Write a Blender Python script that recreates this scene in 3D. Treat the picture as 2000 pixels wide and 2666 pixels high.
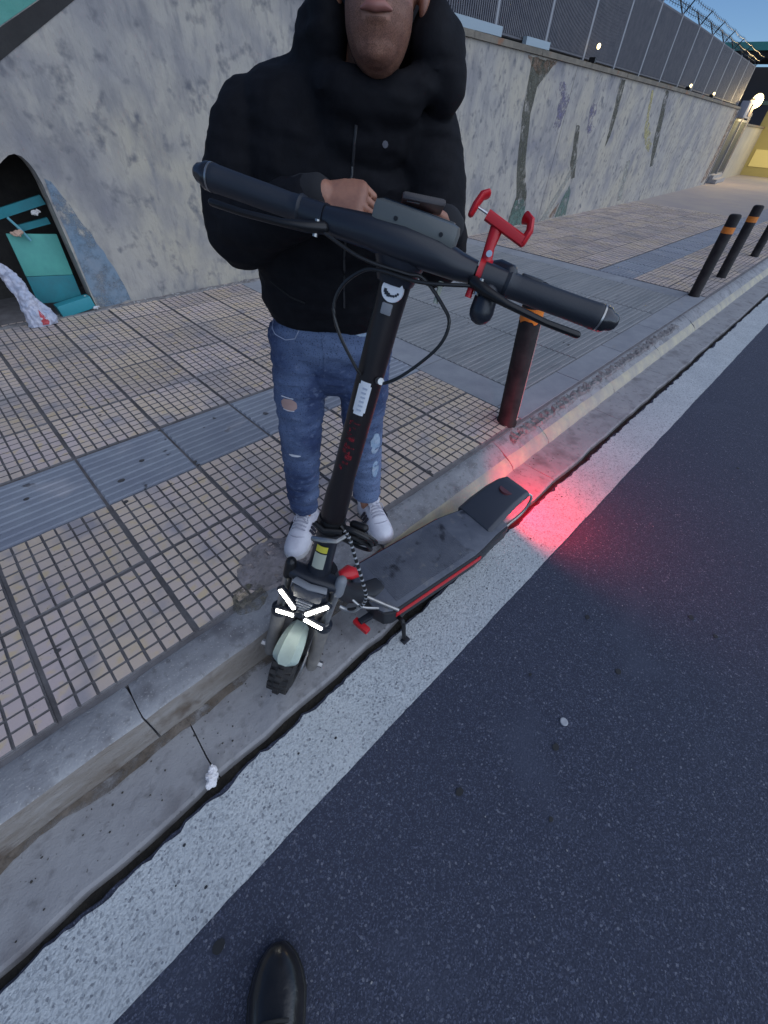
import bpy, bmesh, math, random
import numpy as np
from mathutils import Vector, Matrix, noise
from mathutils.bvhtree import BVHTree
random.seed(7); np.random.seed(7)
for o in list(bpy.data.objects): bpy.data.objects.remove(o)
scene = bpy.context.scene
C = scene.collection
rad = math.radians
# ------------------------------------------------------------------ camera
CAM_H = 1.42
cam = bpy.data.cameras.new('camera'); camo = bpy.data.objects.new('camera', cam); C.objects.link(camo)
cam.sensor_fit = 'HORIZONTAL'; cam.sensor_width = 36.0; cam.lens = 36.0 * 1040 / 2000
cam.clip_start = 0.02; cam.clip_end = 3000
_r = Vector((0.711643, -0.700829, 0.049025)); _d = Vector((-0.471689, -0.52835, -0.705944)); _f = Vector((0.520648, 0.479255, -0.706569))
m = Matrix((_r, -_d, -_f)).transposed().to_4x4(); m.translation = (0, 0, CAM_H)
camo.matrix_world = m
scene.camera = camo
# ------------------------------------------------------------------ sky, sun, exposure (dusk)
SUN_EL, SUN_ROT = 32.0, 170.0
W = bpy.data.worlds.new('World'); scene.world = W; W.use_nodes = True
nt = W.node_tree; bg = nt.nodes['Background']
sky = nt.nodes.new('ShaderNodeTexSky'); sky.sky_type = 'NISHITA'; sky.sun_disc = False
sky.sun_elevation = rad(SUN_EL); sky.sun_rotation = rad(SUN_ROT); sky.ozone_density = 6.0; sky.dust_density = 0.0; sky.air_density = 0.75
nt.links.new(sky.outputs[0], bg.inputs[0]); bg.inputs[1].default_value = 0.055
sun = bpy.data.lights.new('sun', 'SUN'); suno = bpy.data.objects.new('sun', sun); C.objects.link(suno)
sun.energy = 1.1; sun.angle = rad(110); sun.color = (0.90, 0.95, 1.0)
_sd = Vector((math.sin(rad(SUN_ROT)) * math.cos(rad(SUN_EL)), math.cos(rad(SUN_ROT)) * math.cos(rad(SUN_EL)), math.sin(rad(SUN_EL))))
suno.rotation_euler = (_sd).to_track_quat('Z', 'Y').to_euler()
scene.view_settings.view_transform = 'Standard'; scene.view_settings.look = 'None'
scene.view_settings.gamma = 1.0; scene.view_settings.exposure = 0.98
scene.view_settings.use_curve_mapping = False

# ------------------------------------------------------------------ materials
MATS = {}
def mat(name, col, rough=0.7, metal=0.0, col2=None, nscale=5.0, ndetail=6.0, nlo=0.35, nhi=0.65, bump=None, spec=None, coat=0.0,
        emit=None, estr=0.0, alpha=1.0, speck=None, stretch=None, trans=0.0, sss=0.0, objvar=0.0, worn=None):
    """col..col2 by world-space noise, optional specks (scale, size, colour), bump list of (scale, strength, distance)"""
    if name in MATS: return MATS[name]
    m = bpy.data.materials.new(name); m.use_nodes = True; MATS[name] = m
    t = m.node_tree; L = t.links; b = t.nodes['Principled BSDF']
    b.inputs['Base Color'].default_value = (*col, 1); b.inputs['Roughness'].default_value = rough; b.inputs['Metallic'].default_value = metal
    if spec is not None: b.inputs['Specular IOR Level'].default_value = spec
    if coat: b.inputs['Coat Weight'].default_value = coat; b.inputs['Coat Roughness'].default_value = 0.15
    if trans: b.inputs['Transmission Weight'].default_value = trans
    if sss:
        b.inputs['Subsurface Weight'].default_value = sss; b.inputs['Subsurface Radius'].default_value = (0.01, 0.004, 0.002)
    if emit is not None:
        b.inputs['Emission Color'].default_value = (*emit, 1); b.inputs['Emission Strength'].default_value = estr
    b.inputs['Alpha'].default_value = alpha
    geo = t.nodes.new('ShaderNodeNewGeometry'); vec = geo.outputs['Position']
    if stretch:
        mp = t.nodes.new('ShaderNodeMapping'); mp.inputs['Scale'].default_value = stretch
        L.new(vec, mp.inputs['Vector']); vec = mp.outputs[0]
    cur = None
    if col2 is not None:
        n = t.nodes.new('ShaderNodeTexNoise'); n.inputs['Scale'].default_value = nscale; n.inputs['Detail'].default_value = ndetail
        n.inputs['Roughness'].default_value = 0.65
        L.new(vec, n.inputs['Vector'])
        r = t.nodes.new('ShaderNodeMapRange'); r.inputs['From Min'].default_value = nlo; r.inputs['From Max'].default_value = nhi
        L.new(n.outputs['Fac'], r.inputs['Value'])
        mx = t.nodes.new('ShaderNodeMix'); mx.data_type = 'RGBA'
        mx.inputs['A'].default_value = (*col, 1); mx.inputs['B'].default_value = (*col2, 1)
        L.new(r.outputs[0], mx.inputs['Factor']); cur = mx.outputs['Result']
    for sp in (speck or []):
        sc, lo, hi, sc_col, kind = sp
        if kind == 'c':
            v = t.nodes.new('ShaderNodeTexVoronoi'); v.inputs['Scale'].default_value = sc; L.new(geo.outputs['Position'], v.inputs['Vector'])
            sp_ = t.nodes.new('ShaderNodeSeparateColor'); L.new(v.outputs['Color'], sp_.inputs[0]); src = sp_.outputs[0]
        elif kind == 'v':
            v = t.nodes.new('ShaderNodeTexVoronoi'); v.inputs['Scale'].default_value = sc; L.new(geo.outputs['Position'], v.inputs['Vector']); src = v.outputs['Distance']
        else:
            v = t.nodes.new('ShaderNodeTexNoise'); v.inputs['Scale'].default_value = sc; v.inputs['Detail'].default_value = 3; L.new(vec if kind == 's' else geo.outputs['Position'], v.inputs['Vector']); src = v.outputs['Fac']
        r = t.nodes.new('ShaderNodeMapRange'); r.inputs['From Min'].default_value = lo; r.inputs['From Max'].default_value = hi
        L.new(src, r.inputs['Value'])
        mx = t.nodes.new('ShaderNodeMix'); mx.data_type = 'RGBA'; mx.inputs['B'].default_value = (*sc_col, 1)
        if cur is None: mx.inputs['A'].default_value = (*col, 1)
        else: L.new(cur, mx.inputs['A'])
        L.new(r.outputs[0], mx.inputs['Factor']); cur = mx.outputs['Result']
    if objvar:
        oi = t.nodes.new('ShaderNodeObjectInfo'); r = t.nodes.new('ShaderNodeMapRange')
        r.inputs['To Min'].default_value = 1 - objvar; r.inputs['To Max'].default_value = 1 + objvar
        L.new(oi.outputs['Random'], r.inputs['Value'])
        hs = t.nodes.new('ShaderNodeHueSaturation'); L.new(r.outputs[0], hs.inputs['Value'])
        if cur is None: hs.inputs['Color'].default_value = (*col, 1)
        else: L.new(cur, hs.inputs['Color'])
        cur = hs.outputs[0]
    if cur is not None: L.new(cur, b.inputs['Base Color'])
    if worn:   # flaked, sprayed or faded paint: the surface below shows through
        n1 = t.nodes.new('ShaderNodeTexNoise'); n1.inputs['Scale'].default_value = worn[0]; n1.inputs['Detail'].default_value = 8; n1.inputs['Roughness'].default_value = .7
        L.new(geo.outputs['Position'], n1.inputs['Vector'])
        r = t.nodes.new('ShaderNodeMapRange'); r.inputs['From Min'].default_value = worn[1]; r.inputs['From Max'].default_value = worn[2]; r.inputs['To Max'].default_value = worn[3]
        L.new(n1.outputs['Fac'], r.inputs['Value']); L.new(r.outputs[0], b.inputs['Alpha'])
    prev = None
    for (sc, st, dist) in (bump or []):
        n = t.nodes.new('ShaderNodeTexNoise'); n.inputs['Scale'].default_value = sc; n.inputs['Detail'].default_value = 4
        L.new(vec, n.inputs['Vector'])
        bp = t.nodes.new('ShaderNodeBump'); bp.inputs['Strength'].default_value = st; bp.inputs['Distance'].default_value = dist
        L.new(n.outputs['Fac'], bp.inputs['Height'])
        if prev is not None: L.new(prev, bp.inputs['Normal'])
        prev = bp.outputs[0]
    if prev is not None: L.new(prev, b.inputs['Normal'])
    return m

ASPH = mat('asphalt', (0.062, 0.074, 0.122), 0.85, col2=(0.090, 0.104, 0.160), nscale=1.7, nlo=.34, nhi=.68, speck=[(230, 0.35, 1.0, (0.130, 0.145, 0.205), 'c'), (330, 0.0, 0.40, (0.034, 0.040, 0.068), 'c'), (190, 0.96, 1.0, (0.17, 0.18, 0.225), 'c'), (80, 0.56, 0.72, (0.040, 0.046, 0.072), 'n'), (2.3, .60, .80, (.060, .070, .108), 'n')], bump=[(170, 0.8, 0.004), (420, 0.6, 0.002)])
PAINT = mat('road_paint', (0.60, 0.63, 0.64), 0.75, col2=(0.48, 0.51, 0.53), nscale=3.0, speck=[(220, 0.55, 1.0, (0.36, 0.385, 0.41), 'c'), (170, 0.88, 1.0, (0.20, 0.215, 0.24), 'c'), (60, 0.60, 0.72, (0.30, 0.32, 0.34), 'n')], bump=[(150, 0.9, 0.005), (420, 0.5, 0.002)])
SOIL = mat('soil', (0.018, 0.016, 0.014), 0.95, col2=(0.04, 0.035, 0.028), nscale=30, bump=[(60, 1, 0.01)])
GUTT = mat('gutter_concrete', (0.36, 0.355, 0.36), 0.85, col2=(0.27, 0.265, 0.275), nscale=5, nlo=.3, nhi=.7, speck=[(7, 0.54, 0.72, (0.19, 0.18, 0.185), 'n'), (24, 0.56, 0.72, (0.22, 0.215, 0.22), 'n'), (60, 0.66, 0.76, (0.09, 0.085, 0.08), 'n')], bump=[(30, 0.5, 0.006), (180, 0.5, 0.003)])
KERB = mat('kerb_concrete', (0.35, 0.35, 0.36), 0.85, col2=(0.24, 0.24, 0.255), nscale=6, nlo=.3, nhi=.7, speck=[(10, 0.54, 0.72, (0.17, 0.165, 0.175), 'n'), (34, 0.56, 0.72, (0.19, 0.185, 0.19), 'n'), (140, 0.60, 0.72, (0.42, 0.41, 0.40), 'n')], bump=[(22, 0.6, 0.008), (160, 0.6, 0.003)])
KFACE = mat('kerb_stained_face', (0.19, 0.16, 0.135), 0.9, col2=(0.28, 0.26, 0.245), nscale=5, stretch=(1, 3, 4), speck=[(9, 0.6, 0.72, (0.10, 0.07, 0.05), 'n')], bump=[(40, 0.7, 0.008), (180, 0.5, 0.003)])
KYEL = mat('kerb_worn_yellow', (0.50, 0.45, 0.32), 0.75, col2=(0.36, 0.33, 0.29), nscale=7, nlo=.35, nhi=.6, bump=[(30, 0.6, 0.006), (160, 0.5, 0.003)])
TILE = mat('paving_tile', (0.60, 0.475, 0.36), 0.8, col2=(0.545, 0.44, 0.42), nscale=2.6, nlo=.38, nhi=.62, objvar=0.13, speck=[(17, 0.56, 0.68, (0.60, 0.46, 0.30), 'n'), (6, 0.54, 0.70, (0.36, 0.32, 0.33), 'n'), (1.6, .55, .7, (.40, .35, .335), 'n'), (90, 0.70, 0.78, (0.12, 0.11, 0.11), 'n')], bump=[(140, 0.4, 0.002)])
JOINT = mat('tile_groove', (0.125, 0.115, 0.118), 0.95, col2=(0.20, 0.19, 0.195), nscale=9, bump=[(90, 0.6, 0.003)])
TACT = mat('tactile_tile', (0.25, 0.27, 0.31), 0.8, col2=(0.20, 0.215, 0.26), nscale=4, objvar=0.10, speck=[(10, 0.68, 0.72, (0.06, 0.06, 0.07), 'n'), (5, 0.6, 0.75, (0.31, 0.31, 0.34), 'n')], bump=[(120, 0.5, 0.003)])
DRIVE = mat('driveway_slab', (0.20, 0.21, 0.22), 0.8, col2=(0.27, 0.27, 0.275), nscale=3, stretch=(.35, 3, 1), objvar=0.08, speck=[(8, 0.6, 0.75, (0.14, 0.145, 0.16), 's')], bump=[(100, 0.5, 0.003)])
BAND = mat('driveway_border', (0.31, 0.32, 0.345), 0.8, col2=(0.24, 0.25, 0.28), nscale=5, bump=[(100, 0.5, 0.003)], objvar=.05)
RUBB = mat('broken_mortar', (0.29, 0.275, 0.275), 0.95, col2=(0.15, 0.14, 0.14), nscale=18, bump=[(60, 1, 0.012)])
WALLM = mat('stained_concrete', (0.44, 0.40, 0.345), 0.9, col2=(0.335, 0.315, 0.30), nscale=1.5, ndetail=8, nlo=.36, nhi=.64, stretch=(1, 1, .40), speck=[(0.7, 0.46, 0.64, (0.43, 0.385, 0.315), 'n'), (2.4, 0.48, 0.74, (0.235, 0.228, 0.245), 'n'), (6, 0.52, 0.80, (0.22, 0.21, 0.215), 's'), (17, 0.54, 0.80, (0.23, 0.222, 0.225), 's'), (10, 0.56, 0.74, (0.15, 0.148, 0.16), 'n')], bump=[(9, 0.6, 0.03), (40, 0.8, 0.010), (130, 0.5, 0.004)])
COPE = mat('coping_concrete', (0.22, 0.19, 0.15), 0.9, col2=(0.13, 0.115, 0.095), nscale=6, speck=[(4, 0.6, 0.7, (0.27, 0.13, 0.07), 'n')], bump=[(40, 0.6, 0.008)])
def flat(name, c, r=0.6, **k): return mat(name, c, r, **k)
BLACKP = flat('black_plastic', (0.018, 0.021, 0.030), 0.36, bump=[(500, .15, .0005)])
GRIPM = flat('grip_rubber', (0.018, 0.022, 0.032), 0.5, bump=[(400, .3, .001)])
BLACKM = flat('black_metal', (0.014, 0.014, 0.016), 0.38, metal=0.3)
STEMM = flat('stem_paint', (0.018, 0.014, 0.016), 0.36, metal=0.2, bump=[(300, .1, .0004)])
SILVER = flat('worn_alloy', (0.5, 0.5, 0.5), 0.35, metal=0.9, col2=(.36, .35, .34), nscale=40)
FORKM = flat('fork_lower', (0.22, 0.20, 0.18), 0.5, col2=(.15, .138, .13), nscale=25)
RED = flat('red_plastic', (0.55, 0.012, 0.02), 0.4)
REDP = flat('red_paint', (0.40, 0.015, 0.02), 0.5, col2=(.28, .012, .02), nscale=30)
REDT = mat('red_print', (0.24, 0.012, 0.02), 0.5, worn=(160, .35, .6, .9))
WHITEP = flat('white_plastic', (0.72, 0.74, 0.78), 0.45)
GREYP = flat('grey_plastic', (0.22, 0.23, 0.25), 0.5)
FENDM = flat('pale_fender', (0.33, 0.40, 0.365), 0.5, col2=(.26, .315, .285), nscale=14)
YELS = flat('warning_sticker', (0.62, 0.55, 0.06), 0.5)
STICK = flat('pale_sticker', (0.42, 0.44, 0.36), 0.5)
DECKM = mat('deck_mat', (0.085, 0.094, 0.122), 0.5, col2=(0.135, 0.145, 0.175), nscale=9, speck=[(25, .62, .75, (.17, .17, .18), 'n'), (11, .60, .68, (.03, .033, .045), 'n')], bump=[(250, .4, .001)])
DECKB = flat('deck_body', (0.02, 0.021, 0.026), 0.5)
TYRE = flat('tyre_rubber', (0.016, 0.015, 0.016), 0.8, col2=(.04, .036, .034), nscale=25)
LEDW = flat('headlamp_led', (1, 1, 1), 0.4, emit=(1.0, 0.97, 0.86), estr=16)
LEDR = flat('tail_led', (0.5, 0, 0.01), 0.4, emit=(1.0, 0.02, 0.03), estr=5)
CABLE = flat('cable_sheath', (0.012, 0.012, 0.013), 0.35)
CHROME = flat('chrome_wire', (0.6, 0.6, 0.62), 0.3, metal=1.0)
BOLLM = mat('bollard_rubber', (0.012, 0.011, 0.012), 0.6, spec=.2, col2=(.03, .026, .026), nscale=12, bump=[(90, .3, .002)])
ORANGE = mat('orange_band', (0.75, 0.23, 0.015), 0.5, col2=(.55, .16, .02), nscale=30)
PALEB = flat('pale_reflective_strip', (0.42, 0.40, 0.36), 0.5)
# ------------------------------------------------------------------ mesh helpers
def V3(a): return np.array(a, float)
def nrm(a): a = V3(a); return a / (np.linalg.norm(a) + 1e-12)
class MB:
    def __init__(s): s.v = []; s.f = []
    def add(s, vs, fs):
        o = len(s.v); s.v.extend([tuple(map(float, p)) for p in vs]); s.f.extend([tuple(i + o for i in f) for f in fs]); return s
    def box(s, c, h, ax=None, taper=1.0):
        c = V3(c); ax = np.eye(3) if ax is None else np.array([nrm(a) for a in ax]); vs = []
        for k in (-1, 1):
            t = taper if k > 0 else 1.0
            for i, j in ((-1, -1), (1, -1), (1, 1), (-1, 1)): vs.append(c + ax[0] * h[0] * i * t + ax[1] * h[1] * j * t + ax[2] * h[2] * k)
        return s.add(vs, [(3, 2, 1, 0), (4, 5, 6, 7), (0, 1, 5, 4), (1, 2, 6, 5), (2, 3, 7, 6), (3, 0, 4, 7)])
    def tube(s, path, rr, n=12, side=(0, 0, 1), round_ends=False, power=2.0):
        """tube along path; rr: float, list of floats or list of (ra, rb): ra along side vector, rb across"""
        P = [V3(p) for p in path]; m_ = len(P)
        if not isinstance(rr, (list, tuple)): rr = [rr] * m_
        rr = [(r, r) if not isinstance(r, (list, tuple)) else r for r in rr]
        T = []
        for i in range(m_):
            a = P[max(0, i - 1)]; b = P[min(m_ - 1, i + 1)]; T.append(nrm(b - a))
        if round_ends:
            def ends(i, sgn):
                t = T[i] * sgn; r0 = rr[i]; rm = min(r0); out = []
                for k in (1, 2, 3): ang = k * math.pi / 2 / 3.4; out.append((P[i] + t * rm * math.sin(ang), (r0[0] * math.cos(ang), r0[1] * math.cos(ang)), T[i]))
                return out
            e0 = ends(0, -1)[::-1]; e1 = ends(m_ - 1, 1)
            P = [e[0] for e in e0] + P + [e[0] for e in e1]; rr = [e[1] for e in e0] + list(rr) + [e[1] for e in e1]; T = [e[2] for e in e0] + T + [e[2] for e in e1]
        sv = V3(side); vs = []; fs = []
        prev = None
        for p, r, t in zip(P, rr, T):
            a = sv - t * (sv @ t)
            if np.linalg.norm(a) < 1e-3: a = prev if prev is not None else (V3((1, 0, 0)) - t * t[0])
            a = nrm(a - t * (a @ t)); b = np.cross(t, a); prev = a
            for k in range(n):
                ang = 2 * math.pi * k / n; ca, sa = math.cos(ang), math.sin(ang)
                if power != 2.0:
                    ca = math.copysign(abs(ca) ** (2 / power), ca); sa = math.copysign(abs(sa) ** (2 / power), sa)
                vs.append(p + a * r[0] * ca + b * r[1] * sa)
        R = len(P)
        for i in range(R - 1):
            for k in range(n):
                k2 = (k + 1) % n; fs.append((i * n + k, i * n + k2, (i + 1) * n + k2, (i + 1) * n + k))
        fs.append(tuple(range(n - 1, -1, -1))); fs.append(tuple((R - 1) * n + k for k in range(n)))
        return s.add(vs, fs)
    def ell(s, c, r, ax=None, n=16, m_=10):
        c = V3(c); ax = np.eye(3) if ax is None else np.array([nrm(a) for a in ax]); vs = [c - ax[2] * r[2]]; fs = []
        for i in range(1, m_):
            th = -math.pi / 2 + math.pi * i / m_
            for k in range(n):
                a = 2 * math.pi * k / n
                vs.append(c + ax[0] * r[0] * math.cos(th) * math.cos(a) + ax[1] * r[1] * math.cos(th) * math.sin(a) + ax[2] * r[2] * math.sin(th))
        vs.append(c + ax[2] * r[2])
        for k in range(n): fs.append((0, 1 + (k + 1) % n, 1 + k))
        for i in range(m_ - 2):
            for k in range(n): a = 1 + i * n + k; b = 1 + i * n + (k + 1) % n; fs.append((a, b, b + n, a + n))
        l = len(vs) - 1; o = 1 + (m_ - 2) * n
        for k in range(n): fs.append((l, o + k, o + (k + 1) % n))
        return s.add(vs, fs)
    def lathe(s, c, axis, prof, n=32, side=(0, 0, 1), closed=False):
        """prof: list of (along axis, radius)"""
        c = V3(c); t = nrm(axis); a = V3(side) - t * (V3(side) @ t); a = nrm(a) if np.linalg.norm(a) > 1e-3 else nrm(np.cross(t, (1, 0, 0))); b = np.cross(t, a); vs = []; fs = []
        for (h, r) in prof:
            for k in range(n): g = 2 * math.pi * k / n; vs.append(c + t * h + (a * math.cos(g) + b * math.sin(g)) * r)
        R = len(prof)
        for i in range(R if closed else R - 1):
            j = (i + 1) % R
            for k in range(n): k2 = (k + 1) % n; fs.append((i * n + k, i * n + k2, j * n + k2, j * n + k))
        if not closed: fs.append(tuple(range(n - 1, -1, -1))); fs.append(tuple((R - 1) * n + k for k in range(n)))
        return s.add(vs, fs)
    def prism(s, poly, d, closed=True):
        """poly: list of 3D points (planar), d: extrusion vector"""
        P = [V3(p) for p in poly]; d = V3(d); n = len(P)
        fs = [tuple(range(n)), tuple(range(2 * n - 1, n - 1, -1))]
        for k in range(n): k2 = (k + 1) % n; fs.append((k2, k, n + k, n + k2))
        return s.add(P + [p + d for p in P], fs)
    def mesh(s, name, base=(0, 0, 0)):
        me = bpy.data.meshes.new(name); b = V3(base)
        me.from_pydata([tuple(V3(p) - b) for p in s.v], [], s.f); me.update()
        bm = bmesh.new(); bm.from_mesh(me); bmesh.ops.recalc_face_normals(bm, faces=bm.faces); bm.to_mesh(me); bm.free()
        return me
def put(name, mb, material, parent=None, smooth=True, bevel=0.0, angle=40, base=None, kind=None, label=None, cat=None, group=None, mats=None):
    b = (parent['_base'] if parent is not None and '_base' in parent else (0, 0, 0)) if base is None else base
    me = mb.mesh(name, b) if isinstance(mb, MB) else mb
    if mats: [me.materials.append(x) for x in mats]
    else: me.materials.append(material)
    if bevel > 0:
        bm = bmesh.new(); bm.from_mesh(me); bmesh.ops.remove_doubles(bm, verts=bm.verts, dist=1e-5)
        es = [e for e in bm.edges if len(e.link_faces) == 2 and e.calc_face_angle(0) > 0.5]
        bmesh.ops.bevel(bm, geom=es, offset=bevel, segments=2, affect='EDGES', profile=0.6, clamp_overlap=True); bm.to_mesh(me); bm.free()
    if smooth:
        me.polygons.foreach_set('use_smooth', [True] * len(me.polygons))
        try: me.set_sharp_from_angle(angle=rad(angle))
        except Exception: pass
    o = bpy.data.objects.new(name, me); C.objects.link(o)
    if parent is not None: o.parent = parent
    elif base is not None: o.location = base
    if kind: o['kind'] = kind
    if label: o['label'] = label
    if cat: o['category'] = cat
    if group: o['group'] = group
    return o
def thing(name, base, label, cat, group=None):
    o = bpy.data.objects.new(name, None); C.objects.link(o); o.location = base; o['_base'] = tuple(map(float, base))
    o['label'] = label; o['category'] = cat; o.empty_display_size = 0.05
    if group: o['group'] = group
    return o
def sub(o, parent):  # make o's mesh coords share the base of the root
    o['_base'] = tuple(parent['_base']); return o
def fz(x, y, z=0.0): return noise.noise(Vector((x, y, z)))
def fuse(parts, voxel, smooth_it=4, name='fused'):
    mb = MB()
    for p in parts: mb.add(p.v, p.f)
    me = mb.mesh(name); o = bpy.data.objects.new(name, me); C.objects.link(o)
    r = o.modifiers.new('r', 'REMESH'); r.mode = 'VOXEL'; r.voxel_size = voxel; r.adaptivity = 0.0
    sm = o.modifiers.new('s', 'SMOOTH'); sm.iterations = smooth_it; sm.factor = 0.5
    dg = bpy.context.evaluated_depsgraph_get(); ev = o.evaluated_get(dg)
    out = bpy.data.meshes.new_from_object(ev)
    bpy.data.objects.remove(o); return out
def crumple(me, amp, scale, base=(0, 0, 0), seed=0.0, aniso=(1, 1, 1)):
    co = np.empty(len(me.vertices) * 3); me.vertices.foreach_get('co', co); co = co.reshape(-1, 3)
    nn = np.array([v.normal[:] for v in me.vertices])
    d = np.array([noise.fractal(Vector((p[0] * scale * aniso[0] + seed, p[1] * scale * aniso[1], p[2] * scale * aniso[2])), 1.0, 2.0, 3) for p in co])
    co = co + nn * (d * amp)[:, None]; me.vertices.foreach_set('co', co.ravel()); me.update(); return me
def folds(me, amp, scale, seed=0.0, aniso=(1, 1, 1)):
    co = np.empty(len(me.vertices) * 3); me.vertices.foreach_get('co', co); co = co.reshape(-1, 3)
    nn = np.array([v.normal[:] for v in me.vertices])
    d = np.array([(1 - 2.2 * abs(noise.noise(Vector((p[0] * scale * aniso[0] + seed, p[1] * scale * aniso[1] - seed, p[2] * scale * aniso[2] + .35 * math.sin(p[0] * 14 + p[1] * 9))))) ) for p in co])
    co = co + nn * (d * amp)[:, None]; me.vertices.foreach_set('co', co.ravel()); me.update(); return me
def rebase(me, base):
    me.transform(Matrix.Translation(-Vector(base))); return me

# ================================================================== SETTING
# ground under everything, reaching the horizon
mb = MB(); mb.add([(-600, -600, -0.035), (1500, -600, -0.035), (1500, 900, -0.035), (-600, 900, -0.035)], [(0, 1, 2, 3)])
put('ground', mb, SOIL, smooth=False, kind='structure')
# road: asphalt sheet with a ragged edge towards the gutter
def edgeY(x): return 0.468 + 0.011 * fz(x * 9, 1.7) + 0.008 * fz(x * 31, 4.1) + 0.005 * fz(x * 70, 2.2)
xs = list(np.arange(-3, 4, 0.02)) + list(np.arange(4, 12, 0.06)) + list(np.arange(12, 90, 1.5)) + [400]
mb = MB(); vs = []; fs = []
for i, x in enumerate([-200] + xs):
    e = edgeY(x); vs += [(x, -60, 0), (x, 0.2, 0), (x, e - 0.004, 0), (x, e, -0.006), (x, e + 0.004, -0.034)]
for i in range(len(xs)):
    for k in range(4): a = i * 5 + k; fs.append((a, a + 5, a + 6, a + 1))
mb.add(vs, fs); road = put('road', mb, ASPH, smooth=False, kind='structure')
# painted edge line
mb = MB(); vs = []; fs = []
for i, x in enumerate([-60] + xs):
    e = edgeY(x) - 0.009 - 0.007 * max(0, fz(x * 45, 8.3)) - 0.012 * max(0, fz(x * 14, 3.3)); lo = 0.240 + 0.002 * fz(x * 60, 9.9) + 0.003 * fz(x * 7, 5.5)
    vs += [(x, lo, 0.004), (x, e, 0.004)]
for i in range(len(xs)): a = i * 2; fs.append((a, a + 2, a + 3, a + 1))
mb.add(vs, fs); put('edge_line', mb, PAINT, parent=road, smooth=False)
# gutter slabs
gut = thing('gutter', (0, 0, 0), '', ''); del gut['label']; del gut['category']; gut['kind'] = 'structure'
gj = [-3.1, -2.1, -1.12, -0.10, 0.95, 1.95, 2.9] + list(np.arange(3.9, 40, 1.0))
for a, b in zip(gj[:-1], gj[1:]):
    mb = MB(); n = 14 if b < 5 else 3
    kf = 0.722
    vs = []; fs = []
    for i in range(n + 1):
        x = a + 0.002 + (b - a - 0.004) * i / n
        e = 0.497 + 0.012 * fz(x * 6, 7.7) + 0.006 * fz(x * 25, 1.1)
        jx = 0.006 * fz(x * 3, 5) if 0 < i < n else 0
        for (y, z) in ((e, -0.034), (e + 0.003, -0.008), (e + 0.012, -0.002), (0.57, -0.001), (kf - 0.03, 0.0), (kf + 0.03, 0.003)): vs.append((x + (0.02 * fz(y * 12, round(x, 1)) if i in (0, n) else 0), y, z))
    for i in range(n):
        for k in range(5): q = i * 6 + k; fs.append((q, q + 6, q + 7, q + 1))
    for e_ in (0, n):
        vs += [(vs[e_ * 6 + k][0], vs[e_ * 6 + k][1], -0.034) for k in range(6)]; o = len(vs) - 6
        for k in range(5): fs.append((e_ * 6 + k, e_ * 6 + k + 1, o + k + 1, o + k))
    mb.add(vs, fs); put('gutter_slab', mb, GUTT, parent=gut, smooth=False)
# kerb stones
kerb = thing('kerb', (0, 0, 0), '', ''); del kerb['label']; del kerb['category']; kerb['kind'] = 'structure'
kj = [-3.18, -2.18, -1.18, -0.18, 0.82, 1.84, 2.25, 3.25] + list(np.arange(4.25, 40, 1.0))
for a, b in zip(kj[:-1], kj[1:]):
    drop = a >= 1.8
    n = 24 if b < 5.5 else 3
    PF = [(0.715, -0.03), (0.716, 0.0), (0.724, 0.05), (0.733, 0.098), (0.739, 0.112), (0.750, 0.119), (0.78, 0.121), (0.83, 0.120), (0.873, 0.118), (0.884, 0.11), (0.884, -0.03)]
    PD = [(0.705, -0.03), (0.707, 0.002), (0.716, 0.020), (0.738, 0.046), (0.765, 0.064), (0.782, 0.072), (0.80, 0.082), (0.83, 0.095), (0.873, 0.110), (0.884, 0.105), (0.884, -0.03)]
    vs = []; fs = []; mi = []
    K = len(PF)
    for i in range(n + 1):
        x = a + 0.003 + (b - a - 0.006) * i / n
        chip = 0.014 * max(0, fz(x * 11, a * 3.3)) + 0.004 * fz(x * 40, 3.1)
        end = 0.006 * (1 if i in (0, n) else 0)
        mt_ = min(1, max(0, (x - 0.95) / 0.85)); mt_ = mt_ * mt_ * (3 - 2 * mt_)
        for k, (y, z) in enumerate([(p1[0] + (p2[0] - p1[0]) * mt_, p1[1] + (p2[1] - p1[1]) * mt_) for p1, p2 in zip(PF, PD)]):
            cz = chip if 3 <= k <= 5 else 0
            vs.append((x + (0.006 * fz(y * 20, z * 20 + a) if i in (0, n) else 0), y + 0.004 * fz(x * 8, z * 9) + cz * 0.8 + (end * .5 if k in (3, 4) else 0), z - cz * 0.8 - (end if 4 <= k <= 8 else 0) + 0.002 * fz(x * 14, y * 20)))
    for i in range(n):
        for k in range(K - 1):
            q = i * K + k; fs.append((q, q + K, q + K + 1, q + 1)); mi.append(1 if k <= 3 else 0)
    for e_ in (0, n): fs.append(tuple(e_ * K + k for k in range(K))); mi.append(0)
    mb = MB().add(vs, fs); me = mb.mesh('kerb_stone')
    o = put('kerb_stone', me, None, parent=kerb, smooth=True, angle=50, mats=[KERB, KYEL if drop or a > 0.8 else KFACE])
    for p_, q in zip(me.polygons, mi): p_.material_index = q
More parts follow.
